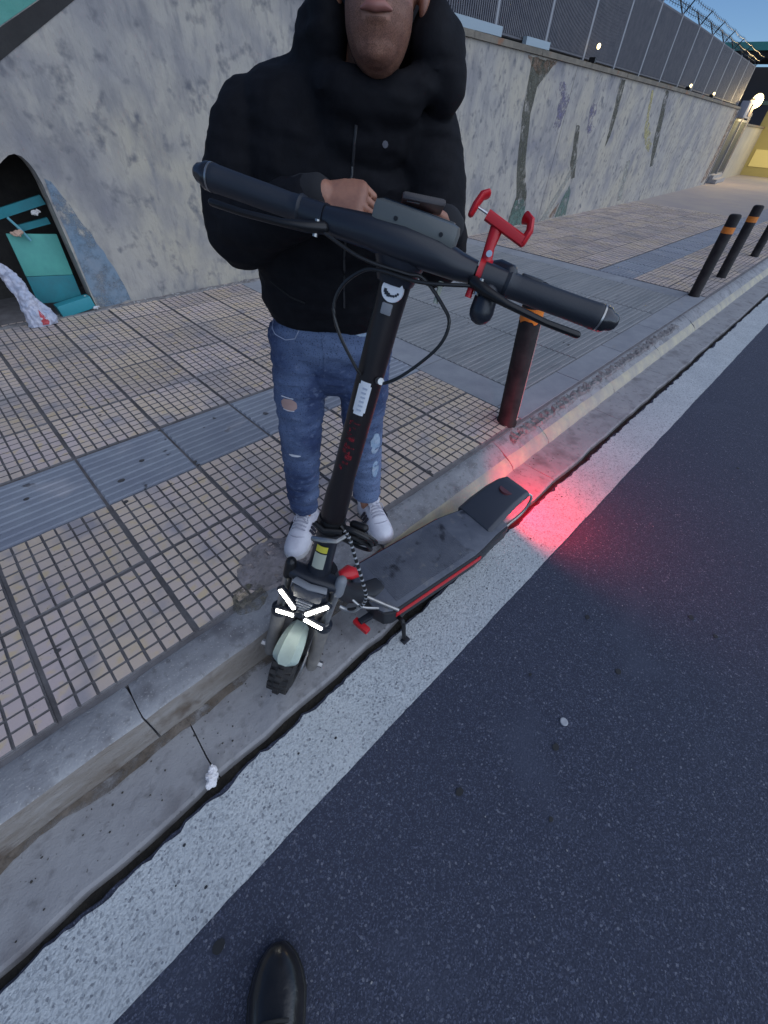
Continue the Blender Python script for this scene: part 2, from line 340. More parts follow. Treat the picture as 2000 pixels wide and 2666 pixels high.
# pavement bed
PZ = 0.12
mb = MB(); mb.add([(-12, 0.88, 0.1125), (60, 0.88, 0.1125), (60, 12, 0.1125), (-12, 12, 0.1125), (-12, 0.88, -0.03), (60, 0.88, -0.03)], [(0, 1, 2, 3), (4, 5, 1, 0)])
pav = put('pavement', mb, JOINT, smooth=False, kind='structure')
pav['_base'] = (0, 0, 0)
TP = 0.42
def tile_mesh(seed, tac=False, lx=TP, ly=TP, ribs=9):
    rnd = random.Random(seed); mb = MB(); hx, hy = lx / 2 - 0.006, ly / 2 - 0.006
    mb.box((0, 0, -0.008), (hx, hy, 0.006))  # slab body, top at -0.002 below groove level
    z0, z1 = -0.0025, 0.0045
    def pad(x0, x1, y0, y1, zt, b=0.0022):
        vs = [(x0, y0, z0), (x1, y0, z0), (x1, y1, z0), (x0, y1, z0), (x0 + b, y0 + b, zt), (x1 - b, y0 + b, zt), (x1 - b, y1 - b, zt), (x0 + b, y1 - b, zt)]
        mb.add(vs, [(4, 5, 6, 7), (0, 1, 5, 4), (1, 2, 6, 5), (2, 3, 7, 6), (3, 0, 4, 7)])
    if tac:
        p = 2 * hy / ribs
        for k in range(ribs): pad(-hx + .002, hx - .002, -hy + k * p + 0.008, -hy + (k + 1) * p - 0.008, z1 + rnd.uniform(-.0006, .0006), 0.005)
    else:
        p = 2 * hx / 8
        for i in range(8):
            for j in range(8):
                jx, jy = rnd.uniform(-.001, .001), rnd.uniform(-.001, .001)
                pad(-hx + i * p + .0022 + jx, -hx + (i + 1) * p - .0022 + jx, -hy + j * p + .0022 + jy, -hy + (j + 1) * p - .0022 + jy, z1 + rnd.uniform(-.0012, .0012))
    me = mb.mesh('paving_tile'); me.materials.append(TACT if tac else TILE); me.materials.append(TACT if tac else JOINT)
    for i in range(6): me.polygons[i].material_index = 1
    # pads' side walls share the dirt of the groove
    if not tac:
        for i in range(6, len(me.polygons)):
            if (i - 6) % 5: me.polygons[i].material_index = 1
    return me
TM = [tile_mesh(s) for s in range(4)]; TTM = [tile_mesh(9, True, TP, 0.45), tile_mesh(10, True, TP, 0.45)]
def place(me, name, x, y, z, rot=0):
    o = bpy.data.objects.new(name, me); C.objects.link(o); o.parent = pav
    o.location = (x, y, z + random.uniform(-.0012, .0012)); o.rotation_euler = (random.uniform(-.003, .003), random.uniform(-.003, .003), rot + random.uniform(-.004, .004)); return o
X0 = 0.065
rows = [0.893 + TP / 2, 0.893 + 1.5 * TP] + [2.183 + TP * (k + .5) for k in range(5)]
for i in range(-4, 5):
    x = X0 + TP * (i + .5)
    for y in rows: place(random.choice(TM), 'paving_tile', x, y, PZ, random.choice((0, 1, 2, 3)) * math.pi / 2)
    place(random.choice(TTM), 'tactile_tile', x, 1.733 + .225, PZ)
XB = X0 + 5 * TP + 0.005   # 2.17: start of the driveway
XE = 6.10
for i in range(18):
    x = XE + TP * (i + .5)
    for y in rows + [2.183 + TP * 5.5]: place(random.choice(TM), 'paving_tile', x, y, PZ, random.choice((0, 1, 2, 3)) * math.pi / 2)
    place(random.choice(TTM), 'tactile_tile', x, 1.733 + .225, PZ)
xe = XE + 18 * TP
# beyond that the single tiles cannot be told apart: flat slabs
FARM = mat('far_paving', (0.36, 0.31, 0.28), 0.8, col2=(0.30, 0.265, 0.27), nscale=1.2)
mb = MB(); mb.add([(xe, 0.89, .12), (60, 0.89, .12), (60, 1.733, .12), (xe, 1.733, .12), (xe, 2.183, .12), (60, 2.183, .12), (60, 8, .12), (xe, 8, .12)], [(0, 1, 2, 3), (4, 5, 6, 7)]); put('paving_field', mb, FARM, parent=pav, smooth=False)
mb = MB(); mb.add([(xe, 1.735, .121), (60, 1.735, .121), (60, 2.181, .121), (xe, 2.181, .121)], [(0, 1, 2, 3)]); put('tactile_strip', mb, TACT, parent=pav, smooth=False)
# wedge of tiles behind the driveway line up to the wall
# driveway crossing: border slabs + grooved slabs
def slab(name, x0, x1, y0, y1, z, material, ribs=0, g=0.004):
    mb = MB(); mb.box(((x0 + x1) / 2, (y0 + y1) / 2, z - 0.012), ((x1 - x0) / 2 - g, (y1 - y0) / 2 - g, 0.012))
    if ribs:
        p = (y1 - y0 - 2 * g) / ribs
        for k in range(ribs):
            ya, yb = y0 + g + k * p + p * .18, y0 + g + (k + 1) * p - p * .18; xa, xb = x0 + g + .004, x1 - g - .004
            mb.add([(xa, ya, z), (xb, ya, z), (xb, yb, z), (xa, yb, z), (xa, ya + .003, z + .0035), (xb, ya + .003, z + .0035), (xb, yb - .003, z + .0035), (xa, yb - .003, z + .0035)], [(4, 5, 6, 7), (0, 1, 5, 4), (1, 2, 6, 5), (2, 3, 7, 6), (3, 0, 4, 7)])
    o = put(name, mb, material, parent=pav, smooth=False); return o
yb0 = 0.893
for k in range(5): slab('border_slab', XB, XB + 0.29, yb0 + .19 + k * .68, yb0 + .19 + (k + 1) * .68, PZ - .002 + k * .0004, BAND)
for k in range(5): slab('border_slab', XE - 0.30, XE, yb0 + .19 + k * .68, yb0 + .19 + (k + 1) * .68, PZ - .002, BAND)
for k in range(5): slab('border_slab', XB + .0 + (XE - XB) / 5 * k, XB + (XE - XB) / 5 * (k + 1), yb0, yb0 + .19, PZ - .002, BAND)
dx0, dx1, dy0, dy1 = XB + .29, XE - .30, yb0 + .19, 4.335
NXD, NYD = 4, 5
for i in range(NXD):
    for j in range(NYD):
        slab('driveway_slab', dx0 + (dx1 - dx0) * i / NXD, dx0 + (dx1 - dx0) * (i + 1) / NXD, dy0 + (dy1 - dy0) * j / NYD, dy0 + (dy1 - dy0) * (j + 1) / NYD, PZ - .003 + .0012 * ((i + j) % 2), DRIVE, ribs=13)
# broken mortar along the dropped kerb and around the nearest corner of the tiling
def rubble(name, poly_fn, x0, x1, n, m_, z, amp, material):
    vs = []; fs = []
    for i in range(n + 1):
        x = x0 + (x1 - x0) * i / n; ya, yb = poly_fn(x)
        for j in range(m_ + 1):
            y = ya + (yb - ya) * j / m_; e = min(i, n - i, j, m_ - j)
            zz = z - 0.012 if e == 0 else z + amp * (fz(x * 22, y * 22) + .6 * fz(x * 55, y * 55, 2))
            vs.append((x + .01 * fz(x * 40, y * 40), y + .01 * fz(y * 40, x * 40, 5), zz))
    for i in range(n):
        for j in range(m_): a = i * (m_ + 1) + j; fs.append((a, a + m_ + 1, a + m_ + 2, a + 1))
    return put(name, MB().add(vs, fs), material, parent=pav, smooth=False)
rubble('mortar_rubble', lambda x: (0.795 + .018 * fz(x * 7, 2), 0.885 + .03 * fz(x * 5, 9)), 1.95, 4.9, 150, 8, 0.106, 0.011, RUBB)
PATCH = mat('mortar_patch', (0.30, 0.265, 0.27), 0.95, col2=(0.19, 0.17, 0.165), nscale=14, bump=[(50, .8, .008)], worn=(16, .33, .5, 1.0))
def patch_bounds(x):
    t = (x - 0.27) / 0.33; w_ = math.sqrt(max(0.0, 1 - (2 * t - 1) ** 2))
    c_ = 0.955 - 0.02 * t; return (c_ - 0.085 * w_ - .004, c_ + (0.15 + .03 * fz(x * 20, 3)) * w_ + .004)
rubble('mortar_patch', patch_bounds, 0.27, 0.60, 36, 22, 0.1275, 0.003, PATCH)
MOSS = mat('moss', (0.12, 0.11, 0.075), 0.95, col2=(0.24, 0.21, 0.17), nscale=34, worn=(30, .40, .6, 1.0), bump=[(80, 1, .008)])
rubble('moss_patch', lambda x: (0.862 - .035 * math.sin((x - .20) / .13 * math.pi), 0.905 + .06 * math.sin((x - .20) / .13 * math.pi)), 0.20, 0.33, 22, 12, 0.1285, 0.004, MOSS)
# small dirt crumbs on gutter and pavement
def pebbles(name, n, region, zf, s0, s1, material, parent, seed=1):
    rnd = random.Random(seed); mb = MB()
    for _ in range(n):
        x, y = rnd.uniform(*region[0]), rnd.uniform(*region[1]); s_ = rnd.uniform(s0, s1)
        mb.ell((x, y, zf + s_ * .3), (s_ * rnd.uniform(.7, 1.3), s_ * rnd.uniform(.7, 1.3), s_ * .6), n=6, m_=4)
    return put(name, mb, material, parent=parent, kind='stuff', smooth=False)
vs = []; fs = []
DIRT = mat('gutter_dirt', (0.10, 0.078, 0.058), .95, col2=(.19, .16, .135), nscale=14, bump=[(70, .8, .006)], worn=(11, .36, .55, 1.0))
for i, x in enumerate(np.arange(-1.2, 1.3, .03)):
    w_ = .030 + .022 * fz(x * 5, 6) + .012 * fz(x * 19, 2); vs += [(x, .7165 - w_, .0045), (x, .7165, .0075)]
for i in range(len(vs) // 2 - 1): fs.append((2 * i, 2 * i + 2, 2 * i + 3, 2 * i + 1))
put('kerb_foot_dirt', MB().add(vs, fs), DIRT, parent=gut, smooth=False)
pebbles('grit', 130, ((-0.8, 2.2), (0.52, 0.71)), 0.001, .001, .0035, flat('grit_dark', (.05, .045, .04), .9), gut, 3)
pebbles('grit', 60, ((-0.9, 2.1), (0.9, 4.0)), 0.124, .001, .003, flat('grit_mid', (.11, .10, .09), .9), pav, 4)
pebbles('grit', 160, ((-0.8, 3), (-1.2, 0.24)), 0.0, .001, .0028, flat('grit_pale', (.30, .30, .31), .9), road, 5)

def spots(name, n, region, z, s0, s1, material, parent, seed, extra=()):
    rnd = random.Random(seed); mb = MB(); L_ = [(rnd.uniform(*region[0]), rnd.uniform(*region[1]), rnd.uniform(s0, s1)) for _ in range(n)] + list(extra)
    for i, (x, y, s_) in enumerate(L_):
        p = [(x + s_ * math.cos(a) * (1 + .35 * fz(math.cos(a) * 2 + i, math.sin(a) * 2)), y + s_ * .8 * math.sin(a) * (1 + .35 * fz(math.sin(a) * 2, i + math.cos(a) * 2)), z) for a in np.linspace(0, 2 * math.pi, 12, endpoint=False)]
        mb.prism(p, (0, 0, .0012))
    return put(name, mb, material, parent=parent, smooth=False, kind='stuff')
GUM = mat('old_gum', (.045, .042, .045), .9, col2=(.09, .085, .085), nscale=60)
spots('gum_spots', 46, ((-1.0, 6.0), (0.95, 4.0)), .1252, .004, .011, GUM, pav, 11, [(.30, 1.95, .013), (.17, 1.86, .016), (-.18, 2.0, .012), (.13, 1.70, .012), (1.33, .93, .016), (.62, 2.6, .012)])
spots('oil_spots', 22, ((-.6, 3.0), (-1.0, .20)), .0012, .006, .016, mat('oil_spot', (.014, .015, .018), .6), road, 12)
spots('paint_pits', 14, ((-.7, 2.4), (.26, .44)), .0046, .002, .005, mat('pit', (.035, .037, .045), .9), road, 13)
pebbles('litter_grit', 50, ((.9, 3.4), (4.14, 4.23)), .13, .003, .010, flat('grit_white', (.42, .41, .40), .9), pav, 14)
# ------------------------------------------------------------------ wall
def wy(X): return 4.25 if X < 4 else 4.25 + (X - 4) * .034 if X < 8.4 else 4.4 + (X - 8.4) * .042 if X < 14 else 4.635 + (X - 14) * .067
WT = 2.06
wall = thing('concrete_wall', (0.0, 4.25, 0.0), 'long stained concrete wall painted with tree trunks, an arched opening at its foot', 'wall')
arch = [(-0.75, 0.02), (-0.75, 0.80), (-0.2, 0.87), (0.25, 0.93), (0.5, 0.985), (0.62, 1.035), (0.68, 1.075), (0.72, 1.098), (0.755, 1.105), (0.79, 1.092), (0.815, 1.06), (0.832, 1.015), (0.842, 0.95), (0.845, 0.6), (0.848, 0.02)]
fr = [(-4, 0.02)] + arch + [(4, 0.02), (4, WT), (-4, WT)]
mb = MB().prism([(x, 4.25, z) for x, z in fr], (0, 0.16, 0)); put('wall_panel', mb, WALLM, parent=wall, smooth=False)
wx = [4.0, 8.4, 14.0, 17.8, 21.6]
for a, b in zip(wx[:-1], wx[1:]):
    a_ = a + .012; pts = [(a_, wy(a_), .02), (b, wy(b), .02), (b, wy(b) + .16, .02), (a_, wy(a_) + .16, .02)]
    put('wall_panel', MB().prism(pts, (0, 0, WT - .02)), WALLM, parent=wall, smooth=False)
# coping stones, a little uneven
for k, a in enumerate(np.arange(-4, 21.6, 1.6)):
    b = min(a + 1.6, 21.6) - .01; dz = .006 * fz(a * 3, 2)
    pts = [(a, wy(a) - .035 + .01 * fz(a, 4), WT + .002), (b, wy(b) - .035, WT + .002), (b, wy(b) + .20, WT + .002), (a, wy(a) + .20, WT + .002)]
    put('coping_stone', MB().prism(pts, (0, 0, .055 + dz)), COPE, parent=wall, smooth=False)
# niche inside the arch
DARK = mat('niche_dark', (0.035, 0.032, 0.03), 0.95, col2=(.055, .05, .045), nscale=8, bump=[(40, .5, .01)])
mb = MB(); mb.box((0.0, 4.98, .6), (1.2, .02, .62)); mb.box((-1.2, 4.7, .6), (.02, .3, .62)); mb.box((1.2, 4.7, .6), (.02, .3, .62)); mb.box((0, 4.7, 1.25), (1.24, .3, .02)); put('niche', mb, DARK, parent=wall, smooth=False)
# mural paint: flat layers of paint 3 mm proud of the concrete
def paint(name, pts, material, dy=0.003, th=0.002):
    vs = []; n = len(pts)
    P = [(x, wy(x) - dy, z) for x, z in pts]; mb = MB()
    mb.prism(P, (0, th, 0)); return put(name, mb, material, parent=wall, smooth=False)
def mp(nm, c, c2, s=6, worn=(7, .36, .62, .85)): return mat(nm, c, .85, col2=c2, nscale=s, nlo=.35, nhi=.7, bump=[(45, .5, .006)], worn=worn)
P_DARK = mp('mural_black', (.022, .02, .02), (.035, .033, .032), worn=(9, .2, .35, 1.0)); P_TEAL = mp('mural_teal', (.09, .30, .25), (.12, .34, .29), worn=(9, .25, .4, .95))
P_BLUE = mp('mural_pale_blue', (.17, .25, .33), (.24, .28, .33), 9, (6, .36, .58, .95)); P_OLIV = mp('mural_olive', (.085, .085, .065), (.14, .135, .11), 9)
P_GREEN = mp('mural_green', (.12, .20, .17), (.17, .22, .19), 9); P_PALE = mp('mural_pale', (.44, .43, .38), (.33, .32, .29), 8)
P_PURP = mp('mural_purple', (.155, .14, .26), (.27, .25, .29), 12, (9, .45, .65, .8)); P_YELL = mp('mural_yellow', (.50, .44, .18), (.40, .36, .24), 12, (9, .42, .6, .9)); P_RUST = mp('wall_rust', (.28, .15, .09), (.27, .2, .15), 9, (9, .42, .66, .8))
def wav(pts, amp=.012, s=9):
    out = []
    for (a, b) in zip(pts, pts[1:] + pts[:1]):
        for k in range(6):
            t = k / 6; x = a[0] + (b[0] - a[0]) * t; z = a[1] + (b[1] - a[1]) * t; out.append((x + amp * fz(x * s, z * s), z + amp * fz(z * s, x * s, 3)))
    return out
paint('mural_stripe', [(0.3, 1.20), (0.895, 1.525), (1.45, 1.83), (1.9, 2.05), (1.66, 2.05), (1.26, 1.81), (0.97, 1.665), (0.3, 1.36)], P_DARK)
paint('mural_patch', [(0.97, 1.67), (1.255, 1.812), (1.64, 2.05), (1.06, 2.05), (1.0, 1.80)], P_TEAL)
paint('mural_stripe', [(0.3, 1.365), (0.96, 1.67), (0.985, 1.80), (1.05, 2.05), (0.3, 2.05)], P_DARK)
paint('mural_band', wav([(0.858, 0.13), (1.14, 0.135), (1.09, .40), (1.04, .58), (0.97, .78), (0.90, .96), (0.862, .98)], .015, 12), P_BLUE)
tr = wav([(7.02, 2.04), (7.06, 1.5), (7.22, .95), (7.42, .55), (7.33, .30), (7.28, .14), (7.86, .14), (7.80, .45), (7.72, .6), (7.46, .98), (7.29, 1.5), (7.31, 1.78), (7.55, 1.93), (7.68, 2.04)], .012, 9)
paint('mural_trunk', tr, P_OLIV)
paint('mural_base', wav([(7.30, .14), (7.88, .14), (7.78, .42), (7.66, .5), (7.42, .5)], .01), P_GREEN, .006)
paint('mural_trunk', wav([(10.22, 2.04), (10.45, 2.04), (10.56, 1.7), (10.60, 1.3), (10.50, 1.15), (10.38, 1.6)], .012), P_OLIV)
paint('mural_branch', wav([(8.94, 1.42), (9.08, 1.42), (9.36, .95), (9.5, .72), (9.36, .7), (9.12, .95)], .02), P_OLIV)
paint('mural_branch', wav([(8.50, .14), (8.72, .14), (9.30, .74), (9.42, .98), (9.30, .98), (9.1, .72)], .02), P_PALE)
paint('mural_base', wav([(9.1, .14), (9.6, .14), (9.5, .5), (9.38, .62), (9.2, .4)], .02), P_GREEN)
paint('mural_base', wav([(8.78, .14), (9.06, .14), (9.14, .38)], .01), P_RUST)
paint('mural_trunk', wav([(12.85, 2.04), (13.1, 2.04), (13.5, 1.5), (14.0, .8), (13.8, .8), (13.3, 1.3)], .02), P_OLIV)
paint('mural_branch', wav([(12.0, .92), (12.25, .92), (12.6, .2), (12.35, .2)], .03), P_PALE)
paint('mural_scribble', wav([(12.0, 2.0), (12.12, 2.0), (12.5, 1.55), (12.95, 1.4), (12.9, 1.3), (13.3, 1.2), (13.25, 1.05), (12.8, 1.2), (12.4, 1.45)], .05, 6), P_YELL)
paint('mural_scribble', wav([(7.95, 1.86), (8.2, 1.88), (8.42, 1.7), (8.3, 1.3), (8.1, 1.38), (8.12, 1.62)], .05, 9), P_PURP)
paint('mural_scribble', wav([(9.3, 1.7), (9.5, 1.72), (9.68, 1.4), (9.55, 1.25), (9.4, 1.4)], .05, 9), P_PURP)
paint('rust_stain', wav([(6.9, 2.05), (7.75, 2.05), (7.5, 1.93), (7.3, 1.88), (7.0, 1.97)], .02, 14), P_RUST, .005)
paint('rust_stain', wav([(20.9, 2.05), (21.55, 2.05), (21.5, .3), (20.9, .2), (21.1, 1.2)], .05, 3), P_RUST)
# rough dirt line at the wall foot
rub = rubble('wall_dirt', lambda x: (4.16 + .03 * fz(x * 4, 3), 4.262), -0.9, 2.6, 90, 5, 0.128, 0.008, RUBB)

# ------------------------------------------------------------------ fence on the wall
FENM = mat('fence_metal', (0.10, 0.10, 0.12), 0.6, metal=.3, col2=(.14, .135, .15), nscale=9)
POSTM = mat('fence_post_metal', (0.27, 0.27, 0.29), 0.5, metal=.4)
fence = thing('mesh_fence', (5, 4.4, WT + .06), 'dark vertical bar fence with barbed wire on brackets above the concrete wall', 'fence')
FT = 3.03
px_ = [-0.2 + 1.27 * k for k in range(18)]
def fy(x): return wy(x) + .1
for i, x in enumerate(px_):
    put('post', MB().box((x, fy(x), (WT + .05 + FT) / 2), (.022, .022, (FT - WT - .05) / 2)), POSTM, parent=fence, smooth=False)
    if x > 8:
        mb = MB()
        for s_ in (-1, 1): mb.tube([(x, fy(x), FT - .02), (x + .0, fy(x) + s_ * .14, FT + .17)], .012, 6)
        put('wire_bracket', mb, BLACKM, parent=fence)
for a, b in zip(px_[:-1], px_[1:]):
    mb = MB(); n = 30
    for k in range(1, n):
        x = a + (b - a) * k / n; mb.box((x, fy(x), (WT + .12 + FT - .04) / 2), (.010, .022, (FT - WT - .16) / 2))
    put('bar_panel', mb, FENM, parent=fence, smooth=False, kind='stuff')
    for z in (WT + .11, FT - .03):
        put('rail', MB().tube([(a, fy(a), z), (b, fy(b), z)], .018, 6), FENM, parent=fence)
    if a > 7.9:
        mb = MB()
        for s_, zz in ((-1, .17), (1, .17), (-.5, .09), (.5, .09)):
            pts = [(a + (b - a) * t, fy(a + (b - a) * t) + s_ * .14, FT + zz - .02 * math.sin(math.pi * t)) for t in np.linspace(0, 1, 6)]
            mb.tube(pts, .004, 4)
            for t in np.linspace(.05, .95, 8):
                x = a + (b - a) * t; c_ = V3((x, fy(x) + s_ * .14, FT + zz - .02 * math.sin(math.pi * t))); mb.tube([c_ - (.02, 0, .03), c_ + (.02, 0, .03)], .003, 3); mb.tube([c_ - (.02, .0, -.03), c_ + (.02, 0, -.03)], .003, 3)
        put('barbed_wire', mb, BLACKM, parent=fence)
# pale rail at the foot of the fence, near end, and rags of litter on the coping
mb = MB().box((5.55, fy(5.5) - .06, WT + .105), (.62, .03, .04)); put('foot_plate', mb, flat('pale_plate', (.30, .37, .42), .5), parent=fence, smooth=False)
mb = MB().box((7.1, fy(7.1) - .07, WT + .10), (.30, .03, .035)); put('foot_plate', mb, MATS['pale_plate'], parent=fence, smooth=False)
# platform building behind the fence
BACKM = mat('embankment', (0.075, 0.085, 0.08), .9, col2=(.12, .13, .13), nscale=.8, bump=[(6, .8, .1)])
st = thing('platform_building', (12, 9.0, 0), 'dark low platform building seen through the bar fence', 'building')
put('wall', MB().box((10, 9.3, 1.45), (18, .15, 1.45)), BACKM, parent=st, smooth=False)
put('roof', MB().box((10, 9.3, 2.96), (18.2, .6, .06)), flat('roof_sheet', (.06, .08, .085), .6), parent=st, smooth=False)
for k in range(9):
    put('window', MB().box((-2 + k * 2.6, 9.14, 2.25), (.8, .02, .32)), flat('dark_pane', (.05, .08, .10), .15), parent=st, smooth=False)
# small lit lamps along the coping
LAMPW = flat('lamp_glow', (1, .9, .6), .5, emit=(1.0, 0.76, 0.36), estr=2.2)
for (x, y, z, nm) in ((8.84, 4.52, 2.29, 'small yellow lamp on the wall top between fence posts, beside the pale scribbles'), (14.35, 4.76, 2.19, 'small lit lamp low on the bar fence, midway along the wall'), (16.9, 4.93, 2.19, 'small lit lamp low on the bar fence, near the metal gate')):
    t = thing('wall_lamp', (x, y - .13, WT + .06), nm, 'lamp', 'small lamps on the wall top')
    put('bracket', MB().box((x, y - .11, WT + .09), (.02, .05, .03)), BLACKM, parent=t, smooth=False)
    put('bulb', MB().ell((x, y - .15, z), (.026, .026, .032)), LAMPW, parent=t)
# ------------------------------------------------------------------ gate, second wall, entrance
gate = thing('metal_gate', (22.2, 5.25, .12), 'dark slatted metal gate between the long wall and a beige one', 'gate')
GM = mat('gate_metal', (.03, .04, .055), .5, metal=.3)
ga, gb = V3((21.75, 5.22, 0)), V3((24.9, 5.50, 0)); gd = nrm(gb - ga); gn = V3((-gd[1], gd[0], 0))
gl = np.linalg.norm(gb - ga)
for k in range(12):
    c_ = ga + gd * (gl * (k + .5) / 12); c_[2] = 1.10; put('slat', MB().box(c_, (gl / 24 - .015, .02, .72), (gd, gn, (0, 0, 1))), GM, parent=gate, smooth=False)
for z in (.36, 1.84): c_ = (ga + gb) / 2; c_[2] = z; put('rail', MB().box(c_, (gl / 2, .03, .03), (gd, gn, (0, 0, 1))), POSTM, parent=gate, smooth=False)
for t in (0, .5, 1): c_ = ga + gd * gl * t; c_[2] = 1.1; put('post', MB().box(c_ - gn * .03, (.04, .04, .98), (gd, gn, (0, 0, 1))), POSTM, parent=gate, smooth=False)
stp = thing('entrance_steps', (22.6, 5.0, .12), 'low concrete steps in front of the dark metal gate', 'steps')
for k in range(2): c_ = (ga + gb) / 2 - gn * (.15 - .12 * k); c_[2] = .19 + .11 * k; put('step', MB().box(c_, (gl * .3, .15 - .04 * k, .06), (gd, gn, (0, 0, 1))), KERB, parent=stp, smooth=False)
box = thing('gate_cabinet', (22.3, 5.2, 1.9), 'pale utility box mounted above the dark metal gate', 'cabinet')
put('case', MB().box((22.3, 5.12, 2.08), (.42, .12, .20)), flat('pale_case', (.34, .33, .36), .6), parent=box, bevel=.02); put('front_panel', MB().box((22.5, 4.99, 2.08), (.17, .01, .15)), flat('brown_panel', (.20, .12, .11), .6), parent=box, smooth=False)
lamp = thing('gate_lamp', (23.2, 5.3, 2.3), 'round glowing warm lamp beside the pale box over the gate', 'lamp')
put('arm', MB().tube([(23.0, 5.4, 2.2), (23.1, 5.3, 2.35), (23.3, 5.2, 2.38)], .03, 8), BLACKM, parent=lamp); put('globe', MB().ell((23.4, 5.16, 2.34), (.17, .17, .19)), LAMPW, parent=lamp)
lp = bpy.data.lights.new('gate_lamp_light', 'POINT'); lp.energy = 70; lp.color = (1, .72, .35); lp.shadow_soft_size = .2; lo = bpy.data.objects.new('gate_lamp_light', lp); C.objects.link(lo); lo.location = (23.3, 4.85, 2.3)
w2 = thing('beige_wall', (25, 5.5, 0), 'short beige rendered wall beyond the dark metal gate', 'wall')
put('wall_panel', MB().prism([(24.95, 5.50, .02), (33, 6.1, .02), (33, 6.4, .02), (24.95, 5.8, .02)], (0, 0, 1.72)), mat('beige_render', (.40, .36, .29), .9, col2=(.32, .29, .25), nscale=2, bump=[(30, .4, .01)]), parent=w2, smooth=False)
put('coping_stone', MB().prism([(24.95, 5.46, 1.743), (33, 6.06, 1.743), (33, 6.44, 1.743), (24.95, 5.84, 1.743)], (0, 0, .06)), COPE, parent=w2, smooth=False)
kio = thing('lit_kiosk', (30, 4.4, .12), 'yellow lit kiosk at the far end of the pavement', 'kiosk')
YB = flat('yellow_panel', (.42, .36, .15), .6); 
put('body', MB().box((31.6, 4.6, 1.3), (1.2, 1.5, 1.18)), YB, parent=kio, smooth=False); put('roof', MB().box((31.5, 4.6, 2.55), (1.5, 1.8, .06)), flat('kiosk_roof', (.07, .12, .12), .6), parent=kio, smooth=False)
put('lit_window', MB().box((30.385, 4.55, .75), (.015, 1.2, .30)), flat('kiosk_light', (.5, .42, .2), .5, emit=(1, .78, .22), estr=.12), parent=kio, smooth=False)
lk = bpy.data.lights.new('kiosk_light', 'POINT'); lk.energy = 75; lk.color = (1, .78, .25); lk.shadow_soft_size = .4; lko = bpy.data.objects.new('kiosk_light', lk); C.objects.link(lko); lko.location = (28.6, 3.6, 2.2)
# canopy of the footbridge beyond
can = thing('footbridge', (36.8, 9, 0), 'dark footbridge with a teal edge crossing behind the end of the fence', 'footbridge')
put('fascia', MB().prism([(36.4, 12.5, 4.72), (37.4, 2.5, 4.72), (37.4, 2.5, 5.02), (36.4, 12.5, 5.02)], (.12, .012, 0)), flat('teal_fascia', (.05, .25, .24), .6), parent=can, smooth=False)
put('deck', MB().prism([(36.55, 12.5, 4.45), (37.55, 2.5, 4.45), (40.5, 2.8, 4.45), (39.5, 12.8, 4.45)], (0, 0, .35)), flat('bridge_underside', (.02, .02, .022), .9), parent=can, smooth=False)
put('deck_wall', MB().prism([(40.2, 12.8, .1), (41.2, 2.5, .1), (41.2, 2.5, 4.4), (40.2, 12.8, 4.4)], (.2, .02, 0)), flat('bridge_back', (.09, .085, .095), .9), parent=can, smooth=False)
for y in (10.2, 6.6, 3.0): put('column', MB().tube([(37.2 + (10 - y) * .1 + .3, y, 0), (37.2 + (10 - y) * .1 + .3, y, 4.45)], .22, 12), flat('bridge_column', (.25, .235, .25), .8), parent=can)
# ================================================================== BOLLARDS
def bollard(x, y, h, label, tilt=(0, 0), ragged=False):
    t = thing('bollard', (x, y, PZ), label, 'bollard', 'black bollards along the kerb')
    ax = nrm((tilt[0], tilt[1], 1)); b = V3((x, y, PZ)); r = .055
    put('post', MB().lathe(b, ax, [(-.02, r + .006), (.004, r + .006), (.012, r), (h - .02, r), (h - .006, r - .006), (h, r - .018)], 28), BOLLM, parent=t)
    n = 28; z0, z1 = h - .16, h - .105; vs = []; fs = []
    a = nrm(np.cross(ax, (0, 1, 0))); c_ = np.cross(ax, a)
    for k in range(n):
        g = 2 * math.pi * k / n; dr = a * math.cos(g) + c_ * math.sin(g); low = .03 * abs(fz(math.cos(g) * 3, math.sin(g) * 3, 1.2)) if ragged else 0
        vs += [b + ax * (z0 - low) + dr * (r + .0015), b + ax * z1 + dr * (r + .0015)]
    for k in range(n): q, q2 = 2 * k, 2 * ((k + 1) % n); fs.append((q, q2, q2 + 1, q + 1))
    put('reflective_band', MB().add(vs, fs), ORANGE, parent=t)
    # pale seam strip down the road side
    sd = nrm(V3((.62, -.78, 0))); put('seam_strip', MB().box(b + ax * (h * .48) + sd * (r + .001), (.006, .0022, h * .45), (np.cross(ax, sd), sd, ax)), PALEB, parent=t, smooth=False)
bollard(2.07, 0.94, 0.76, 'black bollard with ragged orange band beside the scooter, at the near driveway corner', (-.03, .05), True)
bollard(6.04, 1.01, 0.75, 'black bollard with orange band at the far corner of the driveway', (0, .02))
bollard(7.24, 1.03, 0.75, 'black bollard with orange band, second past the driveway', (0, .03))
bollard(9.20, 1.045, 0.75, 'black bollard with orange band, third past the driveway', (0, .02))

